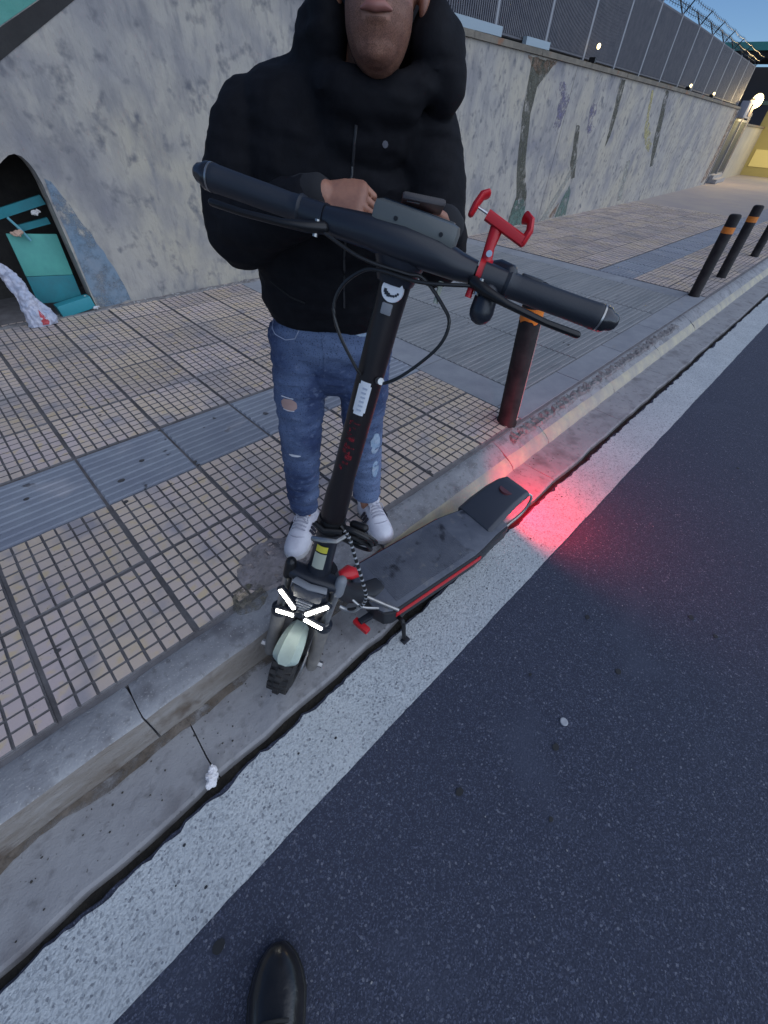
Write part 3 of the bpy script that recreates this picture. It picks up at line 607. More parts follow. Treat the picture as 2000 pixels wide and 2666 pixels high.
# ================================================================== SCOOTER
Sf = V3((-0.83145, -0.52238, 0.18923)); Sl = V3((0.49113, -0.85028, -0.18925)); Sa = V3((0.25976, -0.06442, 0.96352)); SO = V3((0.30176, 0.6285, 0.12492))
Df = V3((-0.99316, 0.11678, 0.0)); Dv = V3((-0.11671, -0.99255, -0.03489)); Dw = V3((-0.00408, -0.03466, 0.99939)); DO = V3((0.30227, 0.63283, 0.0))
def S(f, l, s): return SO + Sf * f + Sl * l + Sa * s       # steered front end: forward, left, up the stem
def D(u, v, w): return DO + Df * u + Dv * v + Dw * w       # deck frame
SAX = (Sl, Sf, Sa); DAX = (Df, Dv, Dw)
sc = thing('electric_scooter', (0.75, 0.57, 0.0), 'black electric scooter with cross shaped lit headlamp, standing in the gutter', 'scooter')
def wheel(name, c, axis, side, R, wd, tread=True):
    t = MB(); mr = wd / 2; prof = []
    for k in range(13):
        g = math.pi * (-.62 + 1.24 * k / 12); prof.append((mr * math.sin(g) * 1.02, R - mr + mr * math.cos(g)))
    prof = [(-mr * .8, R - mr * 1.7)] + prof + [(mr * .8, R - mr * 1.7)]
    t.lathe(c, axis, prof, 48, side=side, closed=True)
    if tread:
        tt = nrm(axis); a = nrm(V3(side) - tt * (V3(side) @ tt)); b = np.cross(tt, a)
        for k in range(30):
            for row, off in ((-.62, .5), (0, 0), (.62, .5)):
                g = 2 * math.pi * (k + off) / 30; dr = a * math.cos(g) + b * math.sin(g); tg = np.cross(tt, dr)
                lift = R - mr + mr * math.cos(row); cc = V3(c) + tt * mr * math.sin(row) + dr * (lift + .001)
                t.box(cc, (.009, .0075, .004), (tt, tg, dr))
    ty = put(name, t, TYRE, parent=sc, smooth=True, angle=45); sub(ty, sc)
    r = MB().lathe(c, axis, [(-wd * .42, R - mr * 1.65), (-wd * .45, .05), (-wd * .5, .03), (-wd * .55, .016), (wd * .55, .016), (wd * .5, .03), (wd * .45, .05), (wd * .42, R - mr * 1.65)], 32, side=side)
    put('rim', r, BLACKM, parent=ty)
    return ty
AX = S(.05, -.005, -.012)
wheel('front_wheel', AX, Sl, Sa, .126, .078)
for s_ in (-1, 1):
    lf = put('fork_leg', MB().tube([S(.05, s_ * .074 - .005, -.035), S(.05, s_ * .074 - .005, 0), S(.048, s_ * .073 - .005, .09), S(.046, s_ * .072 - .005, .175)], [.020, .022, .0215, .0235], 16, side=Sl, round_ends=True), FORKM, parent=sc); sub(lf, sc)
    put('stanchion', MB().tube([S(.046, s_ * .072 - .005, .17), S(.03, s_ * .074 - .002, .345)], .0135, 14), SILVER, parent=lf)
    put('fork_collar', MB().tube([S(.046, s_ * .072 - .005, .172), S(.045, s_ * .072 - .005, .192)], .026, 16), BLACKP, parent=lf)
    put('crown_cap', MB().tube([S(.03, s_ * .076, .325), S(.028, s_ * .077, .372)], [.0175, .016], 14, round_ends=True), GREYP if s_ > 0 else BLACKM, parent=lf)
    put('axle_nut', MB().tube([S(.05, s_ * .074 - .005, -.012), S(.05, s_ * .108 - .005, -.012)], .011, 6), SILVER, parent=lf)
put('brake_disc', MB().lathe(S(.05, .047, -.012), Sl, [(0, .03), (0, .062), (.002, .062), (.002, .03)], 32, closed=True), SILVER, parent=sc)
put('fork_crown', MB().tube([S(.018, -.082, .338), S(.024, 0, .34), S(.018, .082, .338)], [(.018, .026), (.021, .034), (.018, .026)], 16, side=Sa, power=3), BLACKP, parent=sc)
# headlamp housing
def plate(pts, f0_, f1_):  # pts (lat, s)
    return MB().prism([S(f1_, l, s_) for l, s_ in pts], Sf * (f0_ - f1_))
hous = put('headlamp_housing', plate([(-.050, .335), (.050, .335), (.058, .30), (.046, .245), (.030, .20), (-.030, .20), (-.046, .245), (-.058, .30)], .02, .066), BLACKP, parent=sc, bevel=.006); sub(hous, sc)
put('housing_visor', MB().tube([S(.060, -.048, .345), S(.074, 0, .352), S(.060, .048, .345)], [(.006, .012)] * 3, 10, side=Sa), GREYP, parent=hous)
put('housing_brow', plate([(-.045, .335), (.045, .335), (.040, .290), (-.040, .290)], .06, .071), flat('slate_plastic', (.055, .06, .078), .45), parent=hous, bevel=.003)
for k in range(5): put('cooling_rib', MB().box(S(.069, -.004, .278 - .011 * k), (.026 - .003 * k, .003, .003), SAX), GREYP, parent=hous, smooth=False)
put('lamp_hub', MB().tube([S(.06, -.008, .225), S(.078, -.008, .225)], [.017, .013], 8), BLACKP, parent=hous)
for (a, b) in (((-.079, .300), (-.027, .243)), ((-.079, .207), (-.025, .213)), ((.010, .236), (.066, .303)), ((.010, .213), (.068, .200))):
    A_, B_ = S(.075, *a), S(.075, *b); d_ = nrm(B_ - A_); n_ = np.cross(Sf, d_)
    bk = put('lamp_arm', MB().box((A_ + B_) / 2 - Sf * .006, (np.linalg.norm(B_ - A_) / 2 + .006, .011, .006), (d_, n_, Sf)), BLACKP, parent=hous, bevel=.002)
    bk2 = MB().box((A_ + B_) / 2 + Sf * .0015, (np.linalg.norm(B_ - A_) / 2, .0052, .002), (d_, n_, Sf)); put('light_bar', bk2, LEDW, parent=hous, bevel=.001)
# front mudguard tongue
vs = []; fs = []; NT, NW = 16, 8
for layer in (0, 1):
    for i in range(NT + 1):
        th = rad(-8 + 56 * i / NT); t = i / NT
        hw = .029 + .013 * math.sin(math.pi * min(1, t * 1.05) * .62) - .0
        if t > .86: hw *= math.sqrt(max(.30, 1 - ((t - .86) / .14) ** 2 * .70))
        for j in range(NW + 1):
            q = -1 + 2 * j / NW; R_ = .151 - .030 * max(0, abs(q) - .45) + .0025 * (abs(abs(q) - .5) < .01) - layer * .003
            p = AX + Sf * R_ * math.sin(th) + Sa * R_ * math.cos(th) + Sl * hw * q; vs.append(p)
o_ = (NT + 1) * (NW + 1)
for i in range(NT):
    for j in range(NW):
        a = i * (NW + 1) + j; fs += [(a, a + 1, a + NW + 2, a + NW + 1), (a + o_, a + NW + 1 + o_, a + NW + 2 + o_, a + 1 + o_)]
for i in range(NT):
    for j in (0, NW): a = i * (NW + 1) + j; fs.append((a, a + NW + 1, a + NW + 1 + o_, a + o_))
for j in range(NW):
    for i in (0, NT): a = i * (NW + 1) + j; fs.append((a, a + 1, a + 1 + o_, a + o_))
mg = put('front_mudguard', MB().add(vs, fs), FENDM, parent=sc); sub(mg, sc)
# head tube, folding joint, stem
ht = put('head_tube', MB().tube([S(0, 0, .345), S(0, 0, .40), S(0, 0, .50), S(0, 0, .52)], [(.036, .036), (.033, .033), (.031, .031), (.034, .034)], 20), BLACKP, parent=sc); sub(ht, sc)
def curved_patch(r, l0, l1, s0, s1, n=8, rd=0.0):
    vs = []; fs = []
    for i in range(n + 1):
        for j in range(n + 1):
            l = l0 + (l1 - l0) * i / n; s_ = s0 + (s1 - s0) * j / n
            vs.append(S(math.sqrt(max(1e-8, r * r - l * l)), l, s_))
    for i in range(n):
        for j in range(n):
            if rd and (i in (0, n - 1)) and (j in (0, n - 1)): continue
            a = i * (n + 1) + j; fs.append((a, a + n + 1, a + n + 2, a + 1))
    return MB().add(vs, fs)
put('warning_label', curved_patch(.0345, -.016, .016, .452, .475), YELS, parent=ht)
put('info_label', curved_patch(.0355, -.017, .017, .390, .448), STICK, parent=ht)
put('folding_collar', MB().tube([S(0, 0, .520), S(0, 0, .556)], [.040, .036], 20), BLACKM, parent=sc)
put('folding_latch', MB().tube([S(.045, -.03, .50), S(.052, 0, .515), S(.045, .034, .52), S(.03, .05, .535)], [.007, .008, .007, .006], 8), SILVER, parent=sc)
put('latch_lever', MB().tube([S(.035, -.035, .545), S(.046, -.005, .54), S(.036, .04, .548)], .007, 8), BLACKM, parent=sc)
stem = put('stem', MB().tube([S(0, 0, .548), S(0, 0, .57), S(0, 0, .64), S(0, 0, .68), S(0, 0, 1.06), S(0, 0, 1.15)], [(.031, .031), (.034, .034), (.0325, .0325), (.0285, .0285), (.0285, .0285), (.031, .031)], 28, side=Sl), STEMM, parent=sc); sub(stem, sc)
put('number_label', curved_patch(.0295, -.0135, .0135, .862, .935, 10, 1), WHITEP, parent=stem)
rl = random.Random(5)
for k in range(6):   # faint grey print on the white label
    put('label_print', MB().box(S(.0305, rl.uniform(-.002, .002), .874 + k * .0095), (.005, .0006, .0018), SAX), flat('faint_print', (.42, .46, .55), .6), parent=stem, smooth=False)
# worn red lettering running down the stem (too blurred to read)
lt = MB()
for k in range(9):
    s0 = .845 - k * .0145
    for _ in range(3):
        l0 = rl.uniform(-.012, .006); h_ = rl.choice((.0012, .0045)); w_ = rl.choice((.002, .007)); ss = s0 - rl.uniform(0, .008)
        p = curved_patch(.0291 + .0001 * _, max(-.014, l0 - w_), min(.012, l0 + w_), ss - h_, ss + h_, 3); lt.add(p.v, p.f)
put('red_lettering', lt, REDT, parent=stem)
bd = put('stem_badge', MB().tube([S(.026, .004, 1.108), S(.0335, .004, 1.108)], [.0205, .0195], 28, side=Sl), WHITEP, parent=stem); sub(bd, sc)
mk = MB()
for k in range(7):
    a = rad(200 + 140 * k / 6); mk.box(S(.0340, .004 + .0125 * math.cos(a), 1.108 + .009 * math.sin(a)), (.0028 - .0002 * abs(k - 1), .0006, .0018 + .0014 * (k < 3)), SAX)
put('badge_mark', mk, BLACKP, parent=bd, smooth=False)
put('badge_lug', MB().box(S(.030, .002, 1.076), (.010, .004, .010), SAX), GREYP, parent=stem, bevel=.003)
put('cable_port', MB().tube([S(.025, .022, .945), S(.038, .030, .95)], .007, 8), SILVER, parent=stem)
# handlebar
BL = 1.174
barc = put('handlebar', MB().tube([S(.012, l, BL + .004 * (abs(l) < .1)) for l in (-.142, -.12, -.06, 0, .06, .10, .130)], [(.020, .026), (.023, .034), (.026, .040), (.030, .042), (.027, .040), (.022, .034), (.018, .024)], 20, side=Sa, power=2.8), BLACKP, parent=sc); sub(barc, sc)
put('stem_head', MB().tube([S(.002, 0, 1.12), S(.006, 0, 1.15), S(.012, 0, 1.17)], [(.034, .034), (.044, .036), (.055, .036)], 20, side=Sl, power=2.6), BLACKP, parent=barc)
put('bar_tube', MB().tube([S(.012, -.355, BL), S(.012, .355, BL)], .0115, 14), BLACKM, parent=barc)
for s_ in (-1, 1):
    gp = put('grip', MB().tube([S(.012, s_ * l, BL) for l in (.185, .19, .195, .21, .25, .30, .342, .350)], [.022, .0235, .0205, .0195, .0200, .0200, .0205, .0215], 20, side=Sa, round_ends=True), GRIPM, parent=sc); sub(gp, sc)
    put('bar_end', MB().tube([S(.012, s_ * l, BL) for l in (.352, .356, .366, .373)], [.020, .0212, .0208, .016], 20, round_ends=True), flat('end_plug', (.05, .052, .06), .22, metal=.6), parent=gp)
    put('end_ring', MB().tube([S(.012, s_ * l, BL) for l in (.3545, .3575)], .0216, 20), SILVER, parent=gp)
    lv = put('brake_lever', MB().tube([S(.040, s_ * .135, BL - .012), S(.052, s_ * .16, BL - .018), S(.060, s_ * .20, BL - .024), S(.062, s_ * .27, BL - .030), S(.058, s_ * .325, BL - .031)], [(.010, .012), (.009, .011), (.006, .0085), (.0055, .008), (.006, .0085)], 12, side=Sa, round_ends=True), BLACKM, parent=sc); sub(lv, sc)
    put('lever_clamp', MB().tube([S(.014, s_ * .143, BL), S(.014, s_ * .183, BL)], [(.022, .026), (.020, .023)], 16, side=Sa, power=3), BLACKP, parent=lv)
    put('pivot_bolt', MB().tube([S(.045, s_ * .145, BL - .003), S(.047, s_ * .145, BL - .028)], .0045, 8), SILVER, parent=lv)
# throttle and bell on the road-side grip
put('thumb_throttle', MB().tube([S(.0, .150, BL + .006), S(-.002, .172, BL + .012), S(.012, .185, BL + .016)], [.017, .020, .014], 12, round_ends=True), BLACKP, parent=sc)
put('switch_pod', MB().box(S(.004, .225, BL + .018), (.018, .012, .005), SAX), BLACKP, parent=sc, bevel=.003)
put('bell', MB().tube([S(.028, .163, BL - .022), S(.034, .165, BL - .050)], [.019, .021], 20, round_ends=True), BLACKP, parent=sc)
put('cable_stub', MB().tube([S(.03, .082, BL - .028), S(.034, .084, BL - .062)], .0045, 8), STICK, parent=sc)
dp = put('display', MB().box(S(.018, .012, BL + .034), (.073, .025, .0195), SAX), flat('display_case', (.11, .118, .115), .32), parent=sc, bevel=.012); sub(dp, sc)
put('display_glass', MB().box(S(.012, .012, BL + .0540), (.060, .017, .0012), SAX), flat('display_glass', (.01, .012, .016), .08, coat=.5), parent=dp, bevel=.0006)
put('display_mount', MB().box(S(.012, .012, BL + .018), (.05, .016, .01), SAX), BLACKP, parent=dp, bevel=.003)
for l in (-.034, .052): put('screw', MB().tube([S(.041, .012 + l * .9, BL + .034), S(.0442, .012 + l * .9, BL + .034)], .0035, 10), BLACKM, parent=dp)
# cables
def spline(pts, n=8):
    P = [V3(p) for p in pts]; P = [2 * P[0] - P[1]] + P + [2 * P[-1] - P[-2]]; out = []
    for i in range(1, len(P) - 2):
        for k in range(n):
            t = k / n; a, b, c_, d_ = P[i - 1:i + 3]
            out.append(.5 * ((2 * b) + (-a + c_) * t + (2 * a - 5 * b + 4 * c_ - d_) * t * t + (-a + 3 * b - 3 * c_ + d_) * t ** 3))
    out.append(P[-2]); return out
put('brake_cable', MB().tube(spline([S(.045, .14, 1.158), S(.048, .05, 1.136), S(.045, -.02, 1.132), S(.042, -.052, 1.123), S(.04, -.083, 1.090), S(.04, -.092, 1.05), S(.04, -.071, 1.008), S(.036, -.030, .962), S(.028, -.016, .945)]), .0032, 8), CABLE, parent=sc)
put('brake_cable', MB().tube(spline([S(.045, -.14, 1.158), S(.046, -.06, 1.140), S(.042, .02, 1.140), S(.04, .052, 1.142), S(.04, .096, 1.115), S(.04, .119, 1.09), S(.04, .114, 1.046), S(.038, .074, .984), S(.036, .040, .950), S(.028, .024, .944)]), .0032, 8), CABLE, parent=sc)
# neck and deck
put('neck', MB().tube([D(-.36, 0, .150), D(-.28, 0, .165), D(-.20, 0, .24), D(-.13, 0, .36), D(-.115, 0, .45)], [(.025, .040), (.028, .040), (.030, .034), (.032, .032), (.034, .034)], 18, side=Df, power=3), DECKB, parent=sc)
half = [(-.262, .070), (-.28, .112), (-.31, .127), (-.745, .127), (-.80, .120), (-.90, .102), (-.985, .094)]
def deckpoly(w, g=0.0): return [D(u, v - g, w) for u, v in half] + [D(u, -v + g, w) for u, v in half[::-1]]
dk = put('deck', MB().prism(deckpoly(.095), Dw * .072), DECKB, parent=sc, bevel=.006); sub(dk, sc)
mt = put('deck_mat', MB().prism(deckpoly(.168, .010), Dw * .008), DECKM, parent=dk, bevel=.003); sub(mt, sc)
rb = MB()
for k in range(34):
    v = -.096 + .192 * k / 33; rb.box(D(-.54, v, .1766), (.195 - .0 * abs(v), .0012, .0012), DAX)
put('mat_ribs', rb, DECKM, parent=dk, kind='stuff', smooth=False)
put('side_stripe', MB().box(D(-.545, .1285, .148), (.225, .0025, .012), DAX), RED, parent=dk, bevel=.002)
put('side_stripe', MB().box(D(-.545, -.1285, .148), (.215, .0025, .011), DAX), RED, parent=dk, bevel=.002)
# rear mudguard rising over the rear wheel, slatted
RW = D(-.985, -.022, .104)
wheel('rear_wheel', RW, Dv, Dw, .104, .07)
vs = []; fs = []; secs = [(-.88, .176, .098), (-.94, .210, .094), (-1.03, .246, .086), (-1.10, .256, .080), (-1.145, .250, .074)]
for (u, w_, hv) in secs: vs += [D(u, -.022 - hv, w_ - .008), D(u, -.022 - hv * .8, w_ + .006), D(u, -.022 + hv * .8, w_ + .006), D(u, -.022 + hv, w_ - .008), D(u, -.022 + hv * .9, w_ - .040), D(u, -.022 - hv * .9, w_ - .040)]
for i in range(len(secs) - 1):
    for k in range(6): a = i * 6 + k; b = i * 6 + (k + 1) % 6; fs.append((a, b, b + 6, a + 6))
fs += [tuple(range(6)), tuple((len(secs) - 1) * 6 + k for k in range(6))]
rm = put('rear_mudguard', MB().add(vs, fs), flat('tail_plastic', (.045, .05, .066), .42), parent=sc, bevel=.004); sub(rm, sc)
put('reflector', MB().tube([D(-1.065, -.024, .2475), D(-1.067, -.024, .2575)], .032, 28), flat('dull_reflector', (.10, .028, .035), .35), parent=rm)
put('rear_lamp', MB().box(D(-1.150, -.022, .222), (.005, .026, .006), DAX), LEDR, parent=rm, bevel=.003)
put('tail_bracket', MB().tube(spline([D(-1.145, .035, .24), D(-1.165, .055, .22), D(-1.13, .062, .15), D(-1.03, .060, .110)]), .006, 8), SILVER, parent=rm)
for s_ in (-1, 1): put('swing_arm', MB().tube([D(-.93, s_ * .058 - .012, .125), D(-.985, s_ * .060 - .022, .104)], [(.016, .010), (.018, .010)], 12, side=Dw, round_ends=True), BLACKM, parent=sc)
# kickstand on the road side
ks = put('kickstand', MB().tube(spline([D(-.335, .105, .10), V3((.618, .440, .115)), V3((.617, .425, .05)), V3((.616, .4175, .007))]), [.008] * 25, 8, round_ends=True), BLACKM, parent=sc); sub(ks, sc)
put('stand_foot', MB().box((.618, .414, .0085), (.016, .012, .004)), BLACKP, parent=ks, bevel=.002)
# front suspension linkage and red covers between neck and deck
put('linkage_arm', MB().tube(spline([D(-.215, -.045, .215), D(-.25, .02, .205), D(-.30, .09, .185), D(-.33, .128, .172)]), .007, 8), SILVER, parent=sc)
put('linkage_arm', MB().tube(spline([D(-.19, .02, .25), D(-.215, .06, .215), D(-.27, .085, .185)]), .005, 8), SILVER, parent=sc)
put('red_cover', MB().tube([D(-.205, -.048, .290), D(-.235, -.045, .282), D(-.265, -.04, .262)], [(.014, .018), (.020, .030), (.012, .020)], 14, side=Dw, round_ends=True), RED, parent=sc)
put('red_reflector', MB().box(D(-.212, .068, .095), (.012, .034, .012), (nrm(Df + Dv * .2), nrm(Dv - Df * .2), Dw)), RED, parent=sc, bevel=.005)
put('reflector_arm', MB().box(D(-.25, .058, .105), (.04, .012, .010), DAX), BLACKP, parent=sc, bevel=.003)
# red light thrown back by the tail lamp
tl = bpy.data.lights.new('tail_lamp_light', 'SPOT'); tl.energy = 17; tl.color = (1, .0, .02); tl.spot_size = rad(168); tl.spot_blend = 1.0; tl.shadow_soft_size = .02
tlo = bpy.data.objects.new('tail_lamp_light', tl); C.objects.link(tlo); tlo.location = D(-1.175, -.022, .215)
tlo.rotation_euler = Vector((-.95, .42, .22)).to_track_quat('Z', 'Y').to_euler()

# ------------------------------------------------------------------ red phone holder clamped to the bar
hb = S(.012, .143, BL); ph = thing('phone_holder', hb, 'empty red phone holder clamped on the scooter handlebar', 'phone holder')
put('clamp', MB().tube([S(.012, .133, BL), S(.012, .153, BL)], .0255, 20), RED, parent=ph)
put('clamp_screw', MB().tube([S(.035, .134, BL - .012), S(.038, .134, BL - .036)], .006, 10), RED, parent=ph)
put('arm', MB().tube([S(.020, .143, BL + .012), S(.014, .139, BL + .04), S(.010, .139, BL + .070)], [(.010, .008), (.0085, .007), (.011, .008)], 12, side=Sl, round_ends=True), RED, parent=ph)
put('bolt', MB().tube([S(.026, .142, BL + .032), S(.030, .142, BL + .032)], .005, 10), CHROME, parent=ph)
put('cross_bar', MB().tube([S(.010, .117, BL + .079), S(.010, .188, BL + .062)], [(.0085, .012), (.0085, .012)], 12, side=Sa, power=4), RED, parent=ph, bevel=0)
put('fixed_jaw', MB().tube([S(.010, .186, BL + .060), S(.008, .190, BL + .078), S(.006, .186, BL + .090), S(.004, .176, BL + .092)], [(.006, .013), (.006, .013), (.006, .013), (.005, .012)], 12, side=Sl, round_ends=True), RED, parent=ph)
put('slide_rod', MB().tube([S(.010, .120, BL + .080), S(.010, .094, BL + .0855)], .0022, 8), CHROME, parent=ph)
put('sliding_jaw', MB().tube([S(.010, .092, BL + .073), S(.010, .095, BL + .087), S(.006, .100, BL + .100), S(.004, .107, BL + .104)], [(.005, .012), (.006, .012), (.006, .012), (.005, .011)], 12, side=Sl, round_ends=True), RED, parent=ph)

# ------------------------------------------------------------------ cable lock coiled round the stem foot
lk_b = S(-.01, .07, .50); ck = thing('cable_lock', lk_b, 'black coiled cable lock hanging at the foot of the scooter stem', 'cable lock')
pts = []
for k in range(4 * 28):
    a = 2 * math.pi * k / 28; q = k / 112
    R1 = .050 + .010 * math.sin(3.1 * q * 6) ; R2 = .046 + .012 * math.cos(q * 11)
    pts.append(S(-.005 + R2 * math.sin(a) * .55 - .01 * q, .072 + R1 * math.cos(a), .505 + R2 * math.sin(a) * .72 + .016 * math.sin(q * 9) ))
put('coil', MB().tube(pts, .0055, 8), CABLE, parent=ck)
put('strap', MB().tube([S(.030 * math.cos(a), .034 * math.sin(a) + .003, .535 + .004 * math.sin(a)) for a in np.linspace(0, 2 * math.pi, 20)], .004, 6), CABLE, parent=ck)
tail = spline([S(.02, .03, .552), S(.03, .06, .535), S(.032, .092, .478), S(.03, .130, .407), S(.03, .158, .345), S(.028, .150, .295), S(.026, .118, .262)])
put('cable_tail', MB().tube(tail, .0048, 8), CABLE, parent=ck)
bdm = MB()
for k in range(4, len(tail) - 8, 2): bdm.tube([tail[k] - (tail[k + 1] - tail[k]) * .3, tail[k] + (tail[k + 1] - tail[k]) * .3], .0054, 8)
put('cable_flecks', bdm, flat('pale_fleck', (.35, .36, .38), .4), parent=ck, kind='stuff')
put('lock_end', MB().tube(spline([S(.028, .152, .30), S(.027, .138, .270), S(.026, .116, .262), S(.024, .095, .262)]), .0062, 8), SILVER, parent=ck)
put('lock_body', MB().tube([S(-.015, .058, .545), S(-.01, .088, .550)], .012, 12, round_ends=True), BLACKM, parent=ck)
# ================================================================== PERSON
cx, cy = 0.7357, 0.6773
def P(l, d, z): return V3((cx * d + cy * l, cy * d - cx * l, z))      # l: to the figure's left, d: away from the street, z: up
LAT = V3((cy, -cx, 0)); AWAY = V3((cx, cy, 0)); UP = V3((0, 0, 1))
SKIN = mat('skin', (0.37, 0.175, 0.115), 0.5, col2=(.26, .12, .085), nscale=30, sss=.08, bump=[(260, .15, .001)])
JACK = mat('jacket_fabric', (0.0065, 0.0063, 0.0085), 0.8, col2=(.010, .010, .013), nscale=40, spec=.16, bump=[(18, .25, .01), (500, .3, .001)])
DENIM = mat('denim', (0.026, 0.044, 0.115), 0.85, col2=(0.082, 0.122, 0.235), nscale=8, nlo=.40, nhi=.70, stretch=(.9, .9, 1.4), speck=[(4.0, .46, .64, (.135, .185, .31), 'n'), (60, .56, .80, (.15, .19, .30), 's'), (260, .56, .7, (.018, .028, .075), 'n')], bump=[(22, .3, .010), (420, .5, .0012)])
FADED = flat('faded_denim', (.42, .50, .60), .9, col2=(.22, .32, .46), nscale=40)
THREAD = flat('white_thread', (.66, .66, .70), .9)
pb = P(-.2, 1.2, PZ)
pp = []   # body volumes: one continuous surface after fusing
hd = P(-.068, 1.115, 1.572); hax = (LAT, nrm(AWAY * .95 - UP * .24), nrm(UP * .95 + AWAY * .24))  # head bowed towards the phone
def HD(a, b, c_): return hd + hax[0] * a + hax[1] * b + hax[2] * c_
pp.append(MB().ell(HD(0, .015, .045), (.076, .096, .100), hax, 20, 14))
pp.append(MB().ell(HD(0, -.016, -.038), (.059, .076, .080), hax, 20, 14))
pp.append(MB().ell(HD(0, -.058, -.096), (.022, .014, .014), hax)); pp.append(MB().ell(HD(0, -.040, -.084), (.038, .036, .030), hax))
pp.append(MB().ell(HD(0, -.088, -.020), (.013, .018, .016), hax)); pp.append(MB().tube([HD(0, -.080, .025), HD(0, -.090, -.015)], [.008, .012], 10, round_ends=True))
for s_ in (-1, 1):
    pp.append(MB().ell(HD(s_ * .012, -.086, -.028), (.008, .010, .008), hax))
    pp.append(MB().ell(HD(s_ * .077, .012, -.005), (.010, .018, .032), hax))
pp.append(MB().ell(HD(0, -.082, -.052), (.024, .010, .006), hax)); pp.append(MB().ell(HD(0, -.079, -.066), (.021, .011, .008), hax))
pp.append(MB().tube([P(-.11, 1.19, 1.38), P(-.09, 1.165, 1.46), HD(0, .02, -.03)], [.060, .052, .052], 18))
pp.append(MB().tube([P(-.20, 1.24, .92), P(-.19, 1.24, 1.05), P(-.175, 1.22, 1.25), P(-.165, 1.21, 1.38)], [(.13, .09), (.12, .085), (.15, .10), (.15, .08)], 22, side=LAT, round_ends=True))
ARM = {'r': [P(-.355, 1.205, 1.375), P(-.405, 1.155, 1.19), P(-.30, 1.06, 1.235), P(-.165, .985, 1.298)], 'l': [P(.03, 1.20, 1.375), P(.085, 1.135, 1.175), P(.090, 1.075, 1.225), P(.086, 1.035, 1.248)]}
for k in 'rl': pp.append(MB().tube(spline(ARM[k], 5), [.046] * 5 + [.040] * 5 + [.030] * 6, 14, round_ends=True))
LEG = {'r': [P(-.285, 1.24, .95), P(-.300, 1.205, .78), P(-.312, 1.175, .60), P(-.325, 1.175, .40), P(-.335, 1.175, .20)], 'l': [P(-.112, 1.25, .95), P(-.102, 1.245, .78), P(-.098, 1.245, .60), P(-.088, 1.265, .40), P(-.080, 1.275, .20)]}
for k in 'rl': pp.append(MB().tube(LEG[k], [.080, .066, .050, .044, .034], 16, round_ends=True))
# hands: palm + five fingers each
def hand(wrist, palm_dir, thumb_side, down, curls, spread=.0205):
    """palm_dir: wrist to knuckles; thumb_side: direction the thumb leaves; down: palm-facing direction"""
    d_ = nrm(palm_dir); t_ = nrm(thumb_side - d_ * (V3(thumb_side) @ d_)); n_ = nrm(V3(down) - d_ * (V3(down) @ d_) - t_ * (V3(down) @ t_)); w_ = V3(wrist); out = []
    out.append(MB().tube([w_ - d_ * .03, w_, w_ + d_ * .035, w_ + d_ * .075], [(.022, .018), (.026, .017), (.037, .015), (.038, .012)], 16, side=t_, round_ends=True))
    lens = [(.040, .024, .019), (.044, .027, .020), (.041, .025, .019), (.033, .020, .017)]
    for i, (ln, cu) in enumerate(zip(lens, curls)):
        p = w_ + d_ * (.078 - .004 * abs(i - 1)) + t_ * (spread * (1.5 - i)); a = 0.0; pts = [p - d_ * .02, p]
        for j, L_ in enumerate(ln):
            a += cu[j]; p = p + (d_ * math.cos(a) + n_ * math.sin(a)) * L_; pts.append(p)
        out.append(MB().tube(pts, [.0082, .0080, .0074, .0066, .0056], 10, side=t_, round_ends=True))
    p = w_ + d_ * .022 + t_ * .026; tp = [w_ + d_ * .012 + t_ * .012, p, p + d_ * .030 + t_ * .020 + n_ * .012, p + d_ * .056 + t_ * .020 + n_ * .024]
    out.append(MB().tube(tp, [.0135, .0115, .0095, .0078], 10, round_ends=True)); return out
pp += hand(P(-.160, .985, 1.300), LAT * .96 - AWAY * .22 - UP * .02, -AWAY * .55 - UP * .5, -UP * .75 + AWAY * .35, [(.35, .45, .2), (.75, .9, .5), (.85, 1.0, .6), (.9, 1.0, .6)])
pp += hand(P(.083, 1.030, 1.250), -AWAY * .72 - LAT * .68 + UP * .05, LAT * .62 - AWAY * .62 + UP * .35, UP, [(.12, .25, .35), (.12, .30, .45), (.15, .35, .5), (.2, .4, .55)])
body = fuse(pp, .003, 3, 'person')
rebase(body, pb)
po = put('person', body, SKIN, base=tuple(pb), label='person in black hooded jacket and ripped blue jeans holding a phone behind the scooter', cat='person')
po['_base'] = tuple(pb)
put('lips', MB().tube([HD(-.024, -.085, -.0585), HD(-.012, -.0935, -.0575), HD(0, -.0945, -.0590), HD(.012, -.0935, -.0575), HD(.024, -.085, -.0585)], [(.002, .003), (.0062, .006), (.0068, .006), (.0062, .006), (.002, .003)], 10, side=hax[2], round_ends=True), flat('lip_skin', (.30, .12, .095), .45), parent=po)
STUB = mat('stubble', (.022, .015, .013), .8, worn=(700, .42, .66, .6))
hv_ = [V3(v.co) + V3(pb) for v in body.vertices]; nv_ = [V3(v.normal) for v in body.vertices]
loc_ = [np.array([(p - hd) @ hax[0], (p - hd) @ hax[1], (p - hd) @ hax[2]]) for p in hv_]
def bearded(q):
    if not (-.135 < q[2] < .0 and abs(q[0]) < .08 and -.12 < q[1] < .03): return False
    line = -.045 + .35 * max(0, abs(q[0]) - .024) + .012 * fz(q[0] * 60, q[1] * 60)
    return q[2] < line and not (abs(q[0]) < .023 and abs(q[2] + .059) < .007 and q[1] < -.06) and (q[1] > -.02 or q[2] < line)
keep = {}; vs = []; fs = []
for pl_ in body.polygons:
    if all(bearded(loc_[i]) for i in pl_.vertices):
        f_l = []
        for i in pl_.vertices:
            if i not in keep: keep[i] = len(vs); vs.append(hv_[i] + nv_[i] * .0009)
            f_l.append(keep[i])
        fs.append(tuple(f_l))
